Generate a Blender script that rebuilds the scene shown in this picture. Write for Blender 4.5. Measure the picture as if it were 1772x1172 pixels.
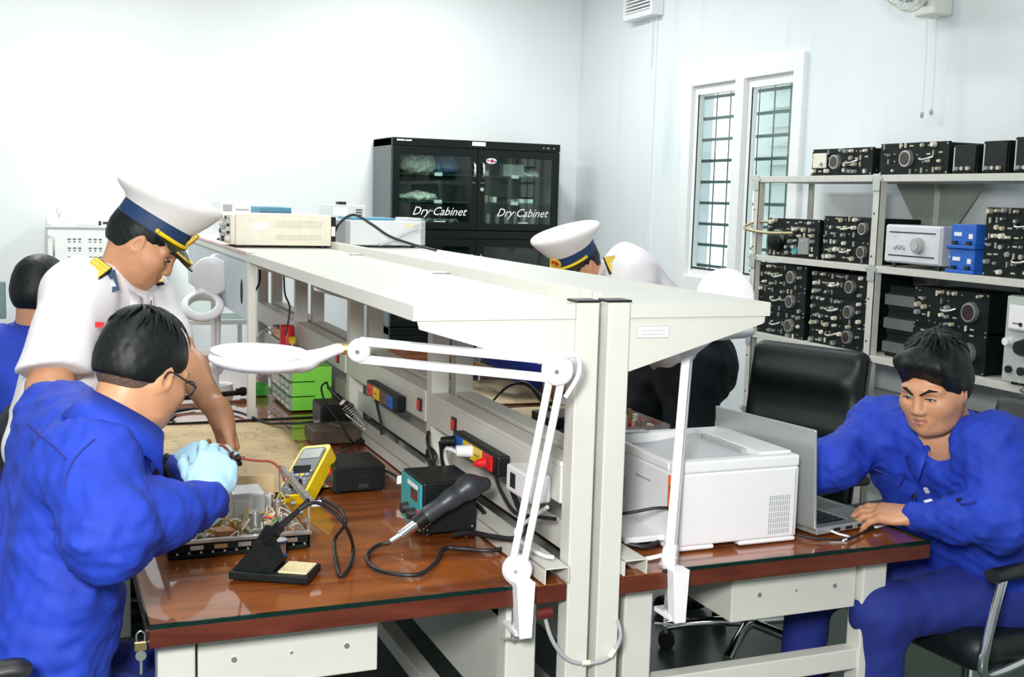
import bpy, bmesh, math, random
import numpy as np
from mathutils import Vector, Matrix
for o in list(bpy.data.objects): bpy.data.objects.remove(o)
SC = bpy.context.scene; COL = SC.collection
R_ = math.radians
rng = random.Random(7)
# ---------------------------------------------------------------- camera
CAM_H = 1.6
yaw, pitch, roll = R_(22.35), R_(6.88), R_(1.57)
fw = Vector((math.sin(yaw)*math.cos(pitch), math.cos(yaw)*math.cos(pitch), -math.sin(pitch)))
r0 = Vector((math.cos(yaw), -math.sin(yaw), 0)); u0 = r0.cross(fw)
rt = math.cos(roll)*r0 + math.sin(roll)*u0; up = -math.sin(roll)*r0 + math.cos(roll)*u0
cd = bpy.data.cameras.new('camera'); cam = bpy.data.objects.new('camera', cd); COL.objects.link(cam)
cam.matrix_world = Matrix(((rt.x, up.x, -fw.x, 0), (rt.y, up.y, -fw.y, 0), (rt.z, up.z, -fw.z, CAM_H), (0, 0, 0, 1)))
cd.sensor_width = 36; cd.lens = 2000/1772*36; cd.clip_start = .05
SC.camera = cam
SC.view_settings.view_transform = 'Standard'; SC.view_settings.look = 'None'
SC.view_settings.exposure = 0.40; SC.view_settings.gamma = 1; SC.view_settings.use_curve_mapping = False
# ---------------------------------------------------------------- light
w = bpy.data.worlds.new('world'); SC.world = w; w.use_nodes = True
w.node_tree.nodes['Background'].inputs[0].default_value = (.85, .93, 1, 1)
w.node_tree.nodes['Background'].inputs[1].default_value = 1.7
def area(name, loc, sx, sy, power, col=(1, 1, 1), rot=(0, 0, 0)):
    l = bpy.data.lights.new(name, 'AREA'); l.shape = 'RECTANGLE'; l.size = sx; l.size_y = sy; l.energy = power; l.color = col
    o = bpy.data.objects.new(name, l); COL.objects.link(o); o.location = loc; o.rotation_euler = rot; return o
LCOL = (.97, 1.0, .985)
LAMPS = [(0.1, 1.0), (0.1, 3.6), (0.1, 6.2), (2.4, 4.4), (2.4, 6.6)]
for i, (lx, ly) in enumerate(LAMPS):
    area('ceiling_tube_light', (lx, ly, 3.27), .35, 1.3, [13, 12, 46, 13, 34][i], LCOL)
# the photographer's flash, held up to the left of the camera
fl = area('camera_flash', (-.45, -.25, 2.15), .45, .45, 98, (1, .985, .96))
fl.rotation_euler = (Vector((.9, 3.2, 1.1))-fl.location).to_track_quat('-Z', 'Y').to_euler()
# ---------------------------------------------------------------- pixel rays of the calibrated camera, only to read off world positions
def ray(x, y): return rt*((x-886)/2000) + up*(-(y-586)/2000) + fw
C0 = Vector((0, 0, CAM_H))
def atz(x, y, z): d = ray(x, y); return C0 + d*((z-CAM_H)/d.z)
def aty(x, y, Y): d = ray(x, y); return C0 + d*(Y/d.y)
def atx(x, y, X): d = ray(x, y); return C0 + d*(X/d.x)
def atd(x, y, D): return C0 + ray(x, y)*D
# ---------------------------------------------------------------- materials
MATS = {}
def mat(name, col, rough=.5, metal=0, var=.06, scale=30, bump=0, spec=.5, alpha=1, trans=0, coat=0, emit=None, es=0, bscale=None):
    if name in MATS: return MATS[name]
    m = bpy.data.materials.new(name); m.use_nodes = True; nt = m.node_tree; b = nt.nodes['Principled BSDF']
    tc = nt.nodes.new('ShaderNodeTexCoord'); nz = nt.nodes.new('ShaderNodeTexNoise'); nz.inputs['Scale'].default_value = scale; nz.inputs['Detail'].default_value = 5
    nt.links.new(tc.outputs['Object'], nz.inputs['Vector'])
    rp = nt.nodes.new('ShaderNodeValToRGB')
    lo = [max(0, c*(1-var)) for c in col]; hi = [min(1, c*(1+var)) for c in col]
    rp.color_ramp.elements[0].position = .3; rp.color_ramp.elements[1].position = .7
    rp.color_ramp.elements[0].color = (*lo, 1); rp.color_ramp.elements[1].color = (*hi, 1)
    nt.links.new(nz.outputs['Fac'], rp.inputs['Fac']); nt.links.new(rp.outputs['Color'], b.inputs['Base Color'])
    b.inputs['Roughness'].default_value = rough; b.inputs['Metallic'].default_value = metal
    b.inputs['Specular IOR Level'].default_value = spec; b.inputs['Alpha'].default_value = alpha
    b.inputs['Transmission Weight'].default_value = trans; b.inputs['Coat Weight'].default_value = coat
    if emit: b.inputs['Emission Color'].default_value = (*emit, 1); b.inputs['Emission Strength'].default_value = es
    if bump:
        n2 = nt.nodes.new('ShaderNodeTexNoise'); n2.inputs['Scale'].default_value = bscale or scale*3; n2.inputs['Detail'].default_value = 4
        nt.links.new(tc.outputs['Object'], n2.inputs['Vector'])
        bp = nt.nodes.new('ShaderNodeBump'); bp.inputs['Strength'].default_value = bump; bp.inputs['Distance'].default_value = .01
        nt.links.new(n2.outputs['Fac'], bp.inputs['Height']); nt.links.new(bp.outputs['Normal'], b.inputs['Normal'])
    MATS[name] = m; return m
CREAM = mat('cream_enamel', (.68, .68, .625), .42, var=.02, scale=8)
WHITE = mat('white_plastic', (.88, .88, .9), .35, var=.015)
LAMPW = mat('lamp_white', (.9, .89, .92), .3, var=.01)
BLACK = mat('black_plastic', (.006, .009, .009), .45, var=.3, scale=60, bump=.05, spec=.3)
DKGREEN = mat('black_green_paint', (.004, .009, .008), .5, var=.3, scale=60, bump=.08, spec=.22)
RUBBER = mat('black_rubber', (.012, .013, .015), .45, var=.2)
STEEL = mat('galvanised_steel', (.62, .63, .6), .32, .85, var=.12, scale=40)
CHROME = mat('chrome', (.82, .84, .85), .12, 1, var=.02)
def thin_glass(name, tint, refl=.04):
    m = bpy.data.materials.new(name); m.use_nodes = True; nt = m.node_tree; nt.nodes.clear()
    o = nt.nodes.new('ShaderNodeOutputMaterial'); a = nt.nodes.new('ShaderNodeBsdfTransparent'); g = nt.nodes.new('ShaderNodeBsdfGlossy'); x = nt.nodes.new('ShaderNodeMixShader'); lw = nt.nodes.new('ShaderNodeLayerWeight'); lw.inputs['Blend'].default_value = .5; f = nt.nodes.new('ShaderNodeMath'); f.operation = 'POWER'; f.inputs[1].default_value = 4; nt.links.new(lw.outputs['Facing'], f.inputs[0]); f2 = nt.nodes.new('ShaderNodeMath'); f2.operation = 'MULTIPLY_ADD'; f2.inputs[1].default_value = .6; f2.inputs[2].default_value = refl; nt.links.new(f.outputs[0], f2.inputs[0]); f = f2
    nz = nt.nodes.new('ShaderNodeTexNoise'); nz.inputs['Scale'].default_value = 4; mr = nt.nodes.new('ShaderNodeMapRange'); mr.inputs['To Min'].default_value = .01; mr.inputs['To Max'].default_value = .05
    nt.links.new(nz.outputs['Fac'], mr.inputs['Value']); nt.links.new(mr.outputs['Result'], g.inputs['Roughness'])
    a.inputs[0].default_value = (*tint, 1); nt.links.new(f.outputs[0], x.inputs[0]); nt.links.new(a.outputs[0], x.inputs[1]); nt.links.new(g.outputs[0], x.inputs[2]); nt.links.new(x.outputs[0], o.inputs[0]); MATS[name] = m; return m
GLASS = thin_glass('clear_glass', (.95, .99, .97))
GREY = mat('grey_plastic', (.42, .44, .45), .45, var=.05)
RED = mat('red_plastic', (.75, .02, .02), .35, var=.05)
YELLOW = mat('yellow_plastic', (.9, .62, .01), .35, var=.05)
BLUEP = mat('blue_plastic', (.02, .13, .55), .4, var=.1)
GOLD = mat('gold_braid', (.85, .6, .07), .4, .35, var=.2, scale=300, bump=.3)
PAPER = mat('white_paper', (.88, .88, .88), .7, var=.02)
DARKH = mat('dark_print', (.02, .02, .02), .6, var=.1)
BRASS = mat('brass', (.6, .45, .2), .35, .9, var=.15)
BEIGE = mat('beige_paint', (.80, .76, .64), .45, var=.03)
# ---------------------------------------------------------------- mesh helpers
def rotm(rx=0, ry=0, rz=0): return Matrix.Rotation(rz, 4, 'Z') @ Matrix.Rotation(ry, 4, 'Y') @ Matrix.Rotation(rx, 4, 'X')
def basis(d, upv=Vector((0, 0, 1))):
    d = Vector(d).normalized(); s = d.cross(upv)
    if s.length < 1e-4: s = d.cross(Vector((1, 0, 0)))
    s.normalize(); return s, s.cross(d).normalized(), d
class MB:
    def __init__(s, M=None): s.v = []; s.f = []; s.sm = []; s.M = M or Matrix()
    def add(s, vs, fs, smooth=False, M=None):
        k = len(s.v); T = s.M @ M if M is not None else s.M
        s.v += [T @ Vector(p) for p in vs]; s.f += [tuple(i+k for i in f) for f in fs]; s.sm += [smooth]*len(fs); return s
    def box(s, x0, y0, z0, x1, y1, z1, M=None):
        vs = [(x0, y0, z0), (x1, y0, z0), (x1, y1, z0), (x0, y1, z0), (x0, y0, z1), (x1, y0, z1), (x1, y1, z1), (x0, y1, z1)]
        return s.add(vs, [(3, 2, 1, 0), (4, 5, 6, 7), (0, 1, 5, 4), (1, 2, 6, 5), (2, 3, 7, 6), (3, 0, 4, 7)], False, M)
    def cb(s, cx, cy, cz, sx, sy, sz, M=None): return s.box(cx-sx/2, cy-sy/2, cz-sz/2, cx+sx/2, cy+sy/2, cz+sz/2, M)
    def cyl(s, a, b, r, r2=None, n=16, cap=True, smooth=True):
        a = Vector(a); b = Vector(b); e1, e2, d = basis(b-a); r2 = r if r2 is None else r2; vs = []
        for c, q in ((a, r), (b, r2)):
            for i in range(n): t = 2*math.pi*i/n; vs.append(c+e1*(q*math.cos(t))+e2*(q*math.sin(t)))
        s.add(vs, [(i, (i+1) % n, n+(i+1) % n, n+i) for i in range(n)], smooth)
        if cap: s.add(vs, [tuple(range(n-1, -1, -1)), tuple(range(n, 2*n))])
        return s
    def tube(s, pts, r, n=8, sub=6, closed=False, flat=1):
        P = spline([Vector(p) for p in pts], sub, closed); m = len(P); vs = []; e1 = None
        for i, p in enumerate(P):
            d = (P[(i+1) % m]-P[i-1]) if closed else (P[min(i+1, m-1)]-P[max(i-1, 0)])
            d = d.normalized() if d.length > 1e-9 else Vector((0, 0, 1))
            if e1 is None: e1 = basis(d)[0]
            e1 = (e1-d*e1.dot(d)); e1 = e1.normalized() if e1.length > 1e-6 else basis(d)[0]
            e2 = d.cross(e1); rr = r[min(len(r)-1, int(i/(m-1)*(len(r)-1)+.5))] if isinstance(r, (list, tuple)) else r
            for k in range(n): t = 2*math.pi*k/n; vs.append(p+e1*(rr*math.cos(t))+e2*(rr*flat*math.sin(t)))
        fs = []
        for i in range(m if closed else m-1):
            j = (i+1) % m
            for k in range(n): fs.append((i*n+k, i*n+(k+1) % n, j*n+(k+1) % n, j*n+k))
        s.add(vs, fs, True)
        if not closed: s.add(vs, [tuple(range(n-1, -1, -1)), tuple(range((m-1)*n, m*n))])
        return s
    def rings(s, rs, cap0=True, cap1=True, smooth=True, M=None):
        n = len(rs[0]); vs = [p for r in rs for p in r]; fs = []
        for i in range(len(rs)-1):
            for k in range(n): fs.append((i*n+k, i*n+(k+1) % n, (i+1)*n+(k+1) % n, (i+1)*n+k))
        s.add(vs, fs, smooth, M)
        caps = ([tuple(range(n-1, -1, -1))] if cap0 else [])+([tuple(range((len(rs)-1)*n, len(rs)*n))] if cap1 else [])
        if caps: s.add(vs, caps, False, M)
        return s
    def lathe(s, prof, n=24, M=None, sx=1, sy=1):
        return s.rings([[(r*sx*math.cos(2*math.pi*k/n), r*sy*math.sin(2*math.pi*k/n), z) for k in range(n)] for r, z in prof], M=M)
    def sph(s, c, r, n=12, sc=(1, 1, 1), M=None):
        T = Matrix.Translation(Vector(c)) @ Matrix.Diagonal((sc[0], sc[1], sc[2], 1)) if M is None else M @ Matrix.Translation(Vector(c)) @ Matrix.Diagonal((sc[0], sc[1], sc[2], 1))
        return s.lathe([(r*max(.02, math.sin(math.pi*i/(n//2))), -r*math.cos(math.pi*i/(n//2))) for i in range(n//2+1)], n, T)
    def prism(s, poly, z0, z1, M=None, smooth=False):
        n = len(poly); vs = [(x, y, z0) for x, y in poly]+[(x, y, z1) for x, y in poly]
        a = sum(poly[i][0]*poly[(i+1) % n][1]-poly[(i+1) % n][0]*poly[i][1] for i in range(n))
        if a < 0: vs = [(x, y, z0) for x, y in poly[::-1]]+[(x, y, z1) for x, y in poly[::-1]]
        s.add(vs, [(i, (i+1) % n, n+(i+1) % n, n+i) for i in range(n)], smooth, M)
        return s.add(vs, [tuple(range(n-1, -1, -1)), tuple(range(n, 2*n))], False, M)
    def mesh(s, name, m):
        me = bpy.data.meshes.new(name); me.from_pydata([tuple(p) for p in s.v], [], s.f); me.polygons.foreach_set('use_smooth', s.sm)
        ms = m if isinstance(m, (list, tuple)) else [m]
        for q in ms: me.materials.append(q)
        me.update(); return me
    def build(s, name, m, parent=None, bev=0, seg=2, local=False):
        return link(name, s.mesh(name, m), parent, bev, seg, local)
def spline(P, sub, closed=False):
    if sub <= 1 or len(P) < 3: return P
    out = []; n = len(P); rg = n if closed else n-1
    for i in range(rg):
        g = (lambda k: P[k % n]) if closed else (lambda k: P[min(max(k, 0), n-1)])
        a, b, c, d = g(i-1), g(i), g(i+1), g(i+2)
        for k in range(sub):
            t = k/sub; out.append(.5*((2*b)+(c-a)*t+(2*a-5*b+4*c-d)*t*t+(3*b-a-3*c+d)*t**3))
    if not closed: out.append(P[-1])
    return out
def link(name, me, parent=None, bev=0, seg=2, local=False):
    o = bpy.data.objects.new(name, me); COL.objects.link(o)
    if parent:
        o.parent = parent
        if not local:
            o.matrix_parent_inverse = wmat(parent).inverted()
    if bev:
        b = o.modifiers.new('bevel', 'BEVEL'); b.width = bev; b.segments = seg; b.limit_method = 'ANGLE'; b.angle_limit = R_(40); b.harden_normals = False
    return o
def wmat(o):
    T = Matrix.Translation(o.location) @ o.rotation_euler.to_matrix().to_4x4()
    return (wmat(o.parent) @ o.matrix_parent_inverse @ T) if o.parent else T
def thing(name, label, cat, loc=(0, 0, 0), rz=0, group=None):
    o = bpy.data.objects.new(name, None); COL.objects.link(o); o.location = loc; o.rotation_euler = (0, 0, rz); o.empty_display_size = .1
    return tag(o, label, cat, group)
def tag(o, label, cat, group=None):
    o['label'] = label; o['category'] = cat
    if group: o['group'] = group
    return o
def struct(o, label=None):
    o['kind'] = 'structure'
    if label: o['label'] = label
    return o
def dup(root, loc, rz, label, group=None):
    r = root.copy(); COL.objects.link(r); r.location = loc; r.rotation_euler = (0, 0, rz); r['label'] = label
    if group: r['group'] = group
    for ch in list(root.children):
        c = ch.copy(); COL.objects.link(c); c.parent = r
        for g in list(ch.children):
            d = g.copy(); COL.objects.link(d); d.parent = c
    return r
def text_obj(name, s, size, M, m, parent, ext=.0004, shear=0, align='CENTER', local=False, xs=1):
    c = bpy.data.curves.new(name, 'FONT'); c.body = s; c.size = size; c.extrude = ext; c.shear = shear; c.align_x = align; c.align_y = 'CENTER'; c.resolution_u = 2
    t = bpy.data.objects.new('tmp', c); COL.objects.link(t)
    dg = bpy.context.evaluated_depsgraph_get(); me = bpy.data.meshes.new_from_object(t.evaluated_get(dg)); bpy.data.objects.remove(t)
    me.transform(M @ Matrix.Diagonal((xs, 1, 1, 1))); me.materials.clear(); me.materials.append(m); me.name = name
    return link(name, me, parent, local=local)
def FR(o, x, y, z):  # frame matrix from axes
    x, y, z = Vector(x), Vector(y), Vector(z); o = Vector(o)
    return Matrix(((x.x, y.x, z.x, o.x), (x.y, y.y, z.y, o.y), (x.z, y.z, z.z, o.z), (0, 0, 0, 1)))
# ================================================================ ROOM
XL, XR, YN, YB, ZC = -3.0, 3.84, -2.2, 8.13, 3.3
def wall_mat(name, col):
    m = mat(name, col, .75, var=.025, scale=1.3, bump=.06, bscale=90); return m
WALL = wall_mat('pale_blue_wall_paint', (.84, .87, .88))
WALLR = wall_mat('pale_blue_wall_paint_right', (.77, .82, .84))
# damp stains on the right wall: extra noise streaks stretched vertically
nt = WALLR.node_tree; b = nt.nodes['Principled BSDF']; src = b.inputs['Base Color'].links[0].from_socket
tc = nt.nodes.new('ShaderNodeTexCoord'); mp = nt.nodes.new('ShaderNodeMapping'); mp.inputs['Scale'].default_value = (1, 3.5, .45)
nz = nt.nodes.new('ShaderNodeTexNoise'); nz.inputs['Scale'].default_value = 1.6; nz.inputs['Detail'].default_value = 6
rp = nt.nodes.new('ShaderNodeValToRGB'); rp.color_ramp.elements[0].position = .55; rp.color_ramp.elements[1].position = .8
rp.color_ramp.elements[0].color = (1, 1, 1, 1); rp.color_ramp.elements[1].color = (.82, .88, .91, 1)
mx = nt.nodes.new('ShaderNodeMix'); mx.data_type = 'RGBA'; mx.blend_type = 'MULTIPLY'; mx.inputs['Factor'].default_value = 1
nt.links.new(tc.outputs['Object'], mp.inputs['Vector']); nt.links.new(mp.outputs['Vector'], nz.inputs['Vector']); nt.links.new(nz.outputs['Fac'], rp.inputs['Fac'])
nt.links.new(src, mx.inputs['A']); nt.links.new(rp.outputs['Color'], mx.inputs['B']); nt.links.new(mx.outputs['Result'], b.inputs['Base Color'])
FLOOR = mat('grey_green_floor', (.075, .105, .085), .3, var=.12, scale=3, bump=.03)
CEIL = mat('white_ceiling', (.85, .86, .86), .8, var=.02)
struct(MB().box(XL, YN, -.1, XR+.3, YB, 0).build('floor', FLOOR))
struct(MB().box(XL, YN, ZC, XR+.3, YB, ZC+.1).build('ceiling', CEIL))
struct(MB().box(XL, YB, 0, XR, YB+.15, ZC).build('wall_back', WALL))
struct(MB().box(XL-.15, YN, 0, XL, YB, ZC).build('wall_left', WALL))
struct(MB().box(XL, YN-.15, 0, XR, YN, ZC).build('wall_front', WALL))
WY0, WY1, WZ0, WZ1 = 5.27, 6.52, 1.05, 2.43
wr = MB()
wr.box(XR, YN, 0, XR+.2, WY0, ZC).box(XR, WY1, 0, XR+.2, YB, ZC).box(XR, WY0, 0, XR+.2, WY1, WZ0).box(XR, WY0, WZ1, XR+.2, WY1, ZC)
struct(wr.build('wall_right', WALLR))
# window: wide white frame, two sashes, glass, iron grille outside, closed louvre shutters behind
win = bpy.data.objects.new('window_1', None); COL.objects.link(win); win.location = (XR, (WY0+WY1)/2, WZ0); struct(win, 'white framed window with iron grille on the right wall')
FRW = mat('window_white', (.86, .88, .88), .4, var=.02)
x0, x1 = XR-.03, XR+.06
MB().box(x0, WY0, WZ0, x1, WY0+.09, WZ1).box(x0, WY1-.10, WZ0, x1, WY1, WZ1).box(x0, WY0+.09, WZ0, x1, WY1-.1, WZ0+.10).box(x0, WY0+.09, WZ1-.10, x1, WY1-.1, WZ1).build('window_frame', FRW, win, .006)
ym = (WY0+WY1)/2 - .02
MB().box(x0-.004, ym-.045, WZ0+.10, x1-.01, ym+.045, WZ1-.10).build('window_mullion', FRW, win, .004)
for (a, b_, zt) in ((WY0+.09, ym-.045, WZ1-.10), (ym+.045, WY1-.10, WZ1-.10)):
    s = MB(); t = .05; x2, x3 = XR+.0, XR+.04
    s.box(x2, a, WZ0+.1, x3, a+t*.6, zt).box(x2, b_-t*.9, WZ0+.1, x3, b_, zt).box(x2, a+t*.6, WZ0+.1, x3, b_-t*.9, WZ0+.1+t).box(x2, a+t*.6, zt-t*1.1, x3, b_-t*.9, zt)
    so = s.build('window_sash', FRW, win, .003)
    MB().box(x3-.024, a+t*.6, WZ0+.1+t, x3-.018, b_-t*.9, zt-t*1.1).build('pane', GLASS, so)
    g = MB()
    for q in ((a+t*.6-.002, a+t*.6+.006), (b_-t*.9-.006, b_-t*.9+.002)): g.box(x2-.003, q[0], WZ0+.14, x2+.002, q[1], zt-.05)
    g.box(x2-.003, a+t*.6, WZ0+.1+t-.004, x2+.002, b_-t*.9, WZ0+.1+t+.006).build('gasket', RUBBER, so)
IRON = mat('green_iron', (.10, .15, .14), .5, .2, var=.2)
for i in range(9):
    z = WZ0+.16+i*.133
    MB().box(XR+.115, WY0, z-.009, XR+.135, WY1, z+.009).build('grille_bar', IRON, win)
for i in range(7):
    y = WY0+.16+i*.155
    MB().cyl((XR+.125, y, WZ0), (XR+.125, y, WZ1), .0045, n=8).build('grille_bar', IRON, win)
SHUT = mat('pale_shutter', (.74, .79, .75), .6, var=.04)
for (a, b_) in ((WY0, ym), (ym, WY1)):
    sh = MB().box(XR+.62, a-.1, WZ0-.2, XR+.65, b_+.1, WZ1+.2).build('shutter', SHUT, win)
    for i in range(14):
        z = WZ0-.16+i*.122
        MB(Matrix.Translation((XR+.605, 0, z)) @ rotm(0, R_(12), 0)).box(-.008, a+.03, 0, .008, b_-.03, .112).build('slat', SHUT, sh)
# cable conduit below the exhaust fan
struct(MB().box(XR-.012, 6.93, .9, XR, 6.955, 2.83).build('trim_1', WALLR))
# ceiling tube fixtures that carry the light
for i, (lx, ly) in enumerate(LAMPS):
    t = thing('ceiling_lamp', ['ceiling lamp nearest the camera over the left bench', 'ceiling lamp over the middle of the left bench', 'ceiling lamp by the back wall over the left side', 'ceiling lamp over the right bench', 'ceiling lamp by the back wall near the black cabinet'][i], 'lamp', (lx, ly, ZC-.02), group='ceiling tube lamps')
    MB().box(lx-.2, ly-.68, ZC-.02, lx+.2, ly+.68, ZC).build('housing', WHITE, t)
# ================================================================ WORKBENCHES
WOODT = bpy.data.materials.new('red_brown_veneer'); WOODT.use_nodes = True
def wood(m, c1, c2, scl=(1.2, 7, 7), rough=.3, coat=0):
    nt = m.node_tree; b = nt.nodes['Principled BSDF']; tc = nt.nodes.new('ShaderNodeTexCoord'); mp = nt.nodes.new('ShaderNodeMapping'); mp.inputs['Scale'].default_value = scl
    mp.inputs['Rotation'].default_value = (0, 0, R_(35))
    nz = nt.nodes.new('ShaderNodeTexNoise'); nz.inputs['Scale'].default_value = 2.2; nz.inputs['Detail'].default_value = 8; nz.inputs['Distortion'].default_value = .8
    rp = nt.nodes.new('ShaderNodeValToRGB'); rp.color_ramp.elements[0].position = .32; rp.color_ramp.elements[1].position = .68
    rp.color_ramp.elements[0].color = (*c1, 1); rp.color_ramp.elements[1].color = (*c2, 1)
    nt.links.new(tc.outputs['Object'], mp.inputs['Vector']); nt.links.new(mp.outputs['Vector'], nz.inputs['Vector']); nt.links.new(nz.outputs['Fac'], rp.inputs['Fac']); nt.links.new(rp.outputs['Color'], b.inputs['Base Color'])
    b.inputs['Roughness'].default_value = rough; b.inputs['Coat Weight'].default_value = coat; b.inputs['Coat Roughness'].default_value = .03
wood(WOODT, (.15, .032, .005), (.40, .112, .017), coat=1.0)
WOODE = bpy.data.materials.new('dark_mahogany_edge'); WOODE.use_nodes = True; wood(WOODE, (.075, .014, .008), (.13, .03, .015), (2, 14, 14))
GLE = mat('green_glass_edge', (.003, .018, .014), .08, var=.05)
TZ = .75
PY = [2.275, 3.27, 4.265, 5.26, 6.255]
SHZ = 1.375
def channel(mb, x0, x1, y0, y1, z0, h, t=.003):  # inverted U channel along y
    mb.box(x0, y0, z0, x0+t, y1, z0+h).box(x1-t, y0, z0, x1, y1, z0+h).box(x0, y0, z0+h-t, x1, y1, z0+h)
def bench(side, y0, y1, posts, label, near):
    """side -1: left bench, +1: right bench"""
    S = (lambda a, b: (a, b)) if side < 0 else (lambda a, b: (2.308-b, 2.308-a))   # mirror about x=1.154
    t = thing('workbench', label, 'workbench', (sum(S(.185, 1.09))/2, (y0+y1)/2, 0), group='steel electronics workbenches')
    def B(name, a, b_, ya, yb, za, zb, m=CREAM, bev=.002, par=None):
        xa, xb = S(a, b_); return MB().box(xa, ya, za, xb, yb, zb).build(name, m, par or t, bev)
    top = B('tabletop', .185, 1.085, y0, y1, TZ-.046, TZ-.006, WOODE, .002)
    B('veneer', .187, 1.083, y0+.002, y1-.002, TZ-.0065, TZ-.004, WOODT, 0)
    B('glass_edge', .184, .975, y0-.001, y0+.004, TZ-.007, TZ+.002, GLE, 0)
    B('glass_edge', .183, .187, y0+.004, y1, TZ-.006, TZ+.0005, GLE, 0)
    # frame
    lx = [.205, .965] if side < 0 else [.268, .965]
    ys = [y0+.06, y1-.12]
    for x in lx:
        for y in ys: B('leg', x, x+.075, y, y+.055, 0, TZ-.047, CREAM, .004)
    for y in ys: B('end_rail', .31, .965, y+.006, y+.049, .40, .455, CREAM, .003)
    for x in lx: B('long_rail', x+.02, x+.055, ys[0]+.055, ys[1], .62, TZ-.047, CREAM, .003)
    B('foot_rail', .98, 1.03, ys[0]+.055, ys[1], .2, .25, CREAM, .003)
    # drawer box at near end
    n = max(1, int((y1-y0)/.95))
    for k in range(n):
        ya = ys[0]+.02+k*.95
        dr = B('drawer', .287 if side < 0 else .35, .67 if side < 0 else .73, ya, ya+.62, TZ-.185, TZ-.05, CREAM, .003)
        for q in ((.36, .48, .60) if side < 0 else (.42, .54, .65)):
            xa = S(q, q)[0]; MB().cyl((xa, ya+.001, TZ-.12), (xa, ya-.004, TZ-.12), .006 if q not in (.48, .54) else .003, n=10).build('screw', STEEL, dr)
    # back modesty sheet under the table
    B('modesty_panel', .985, .988, y0+.12, y1-.02, .38, TZ-.05, CREAM, 0)
    # U channel lying at the back of the table, service rail and lower sheet
    m = MB(); xa, xb = S(1.025, 1.085); channel(m, xa, xb, y0-.012, y1, TZ, .037); m.build('table_channel', CREAM, t, .001)
    rl = posts if near else [y0-.05]+posts
    for i, py in enumerate(rl):
        if i+1 < len(rl):
            ya, yb = py+.05, rl[i+1]-.002
            B('service_rail', 1.084, 1.118, ya, yb, TZ+.165, TZ+.25, CREAM, .003)
            B('rail_shelf', 1.082, 1.142, ya, yb, TZ+.25, TZ+.263, CREAM, .002)
            B('lower_sheet', 1.12, 1.124, ya, yb, TZ+.038, TZ+.105, CREAM, 0)
    for py in posts:
        B('post', 1.088, 1.143, py, py+.05, 0 if py < 2.3 else TZ-.006, SHZ+.004, CREAM, .003)
        if py < 2.3: B('post_cap', 1.086, 1.145, py-.002, py+.052, SHZ+.004, SHZ+.009, RUBBER, .001)
        elif side < 0: B('slot', 1.075, 1.128, py-.03, py-.024, SHZ, SHZ+.0015, RUBBER, 0)
    # overhead shelf with folded rim, bracket plates and upstand
    sh = B('shelf', .715, 1.086, y0+.004 if near else y0, y1, SHZ-.004, SHZ, CREAM, 0)
    B('shelf_rim', .715, .718, y0+.004 if near else y0, y1, SHZ-.032, SHZ-.004, CREAM, 0, sh)
    B('shelf_rim', .718, 1.086, y0+.004 if near else y0, y0+.007 if near else y0+.003, SHZ-.032, SHZ-.004, CREAM, 0, sh)
    B('upstand', 1.128, 1.1535, y0+.06 if near else y0, y1, SHZ-.02, SHZ+.028 if side < 0 else SHZ+.02, CREAM, .002)
    B('shelf', 1.086, 1.128, y0+.06 if near else y0, y1, SHZ-.004, SHZ, CREAM, 0)
    for py in posts:
        xs = [(1.087, SHZ-.033), (.725, SHZ-.033), (.73, SHZ-.05), (1.087, SHZ-.155)]
        poly = [(x if side < 0 else 2.308-x, z) for x, z in xs]
        MB(FR((0, py+.012, 0), (1, 0, 0), (0, 0, 1), (0, -1, 0))).prism(poly, 0, .004).build('shelf_bracket', CREAM, t)
    return t
BL1 = bench(-1, 2.275, 4.318, PY[:3], 'cream steel workbench with red-brown top, nearest on the left', True)
BR1 = bench(1, 2.275, 4.318, PY[:3], 'cream steel workbench carrying the printer and laptop', True)
BL2 = bench(-1, 4.322, 6.31, [PY[3], PY[4]], 'far cream workbench on the left carrying the green drawer box', False)
BR2 = bench(1, 4.322, 6.31, [PY[3], PY[4]], 'far cream workbench on the right behind the capped officer', False)
# side panel of the far left bench, with upright and slotted handle
PNL = mat('blue_grey_panel', (.55, .62, .66), .5, var=.03, scale=3)
MB().box(.716, 4.326, TZ, .745, 4.36, SHZ+.0).build('end_upright', CREAM, BL2, .002)
MB().box(.718, 4.37, 1.12, .724, 6.2, SHZ-.034).build('side_panel', PNL, BL2)
MB().sph((.716, 4.48, 1.22), .03, 16, (.15, .55, 1.6)).build('handle_slot', RUBBER, BL2)
MB().box(.712, 4.37, SHZ-.004, .717, 6.2, SHZ+.004).build('red_edge_strip', mat('faded_red_strip', (.85, .55, .52), .5), BL2)
# label on the right bracket and screws
p = atx(1140, 560, 1.37)
MB().box(1.243, 2.2815, 1.298, 1.322, 2.283, 1.322).build('bench_label', PAPER, BR1); MB().box(1.2415, 2.2822, 1.2965, 1.3235, 2.2832, 1.3235).build('label_frame', GREY, BR1)
for k in range(2): MB().box(1.252, 2.2808, 1.313-k*.009, 1.314, 2.2815, 1.3145-k*.009).build('label_print', GREY, BR1)
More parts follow.
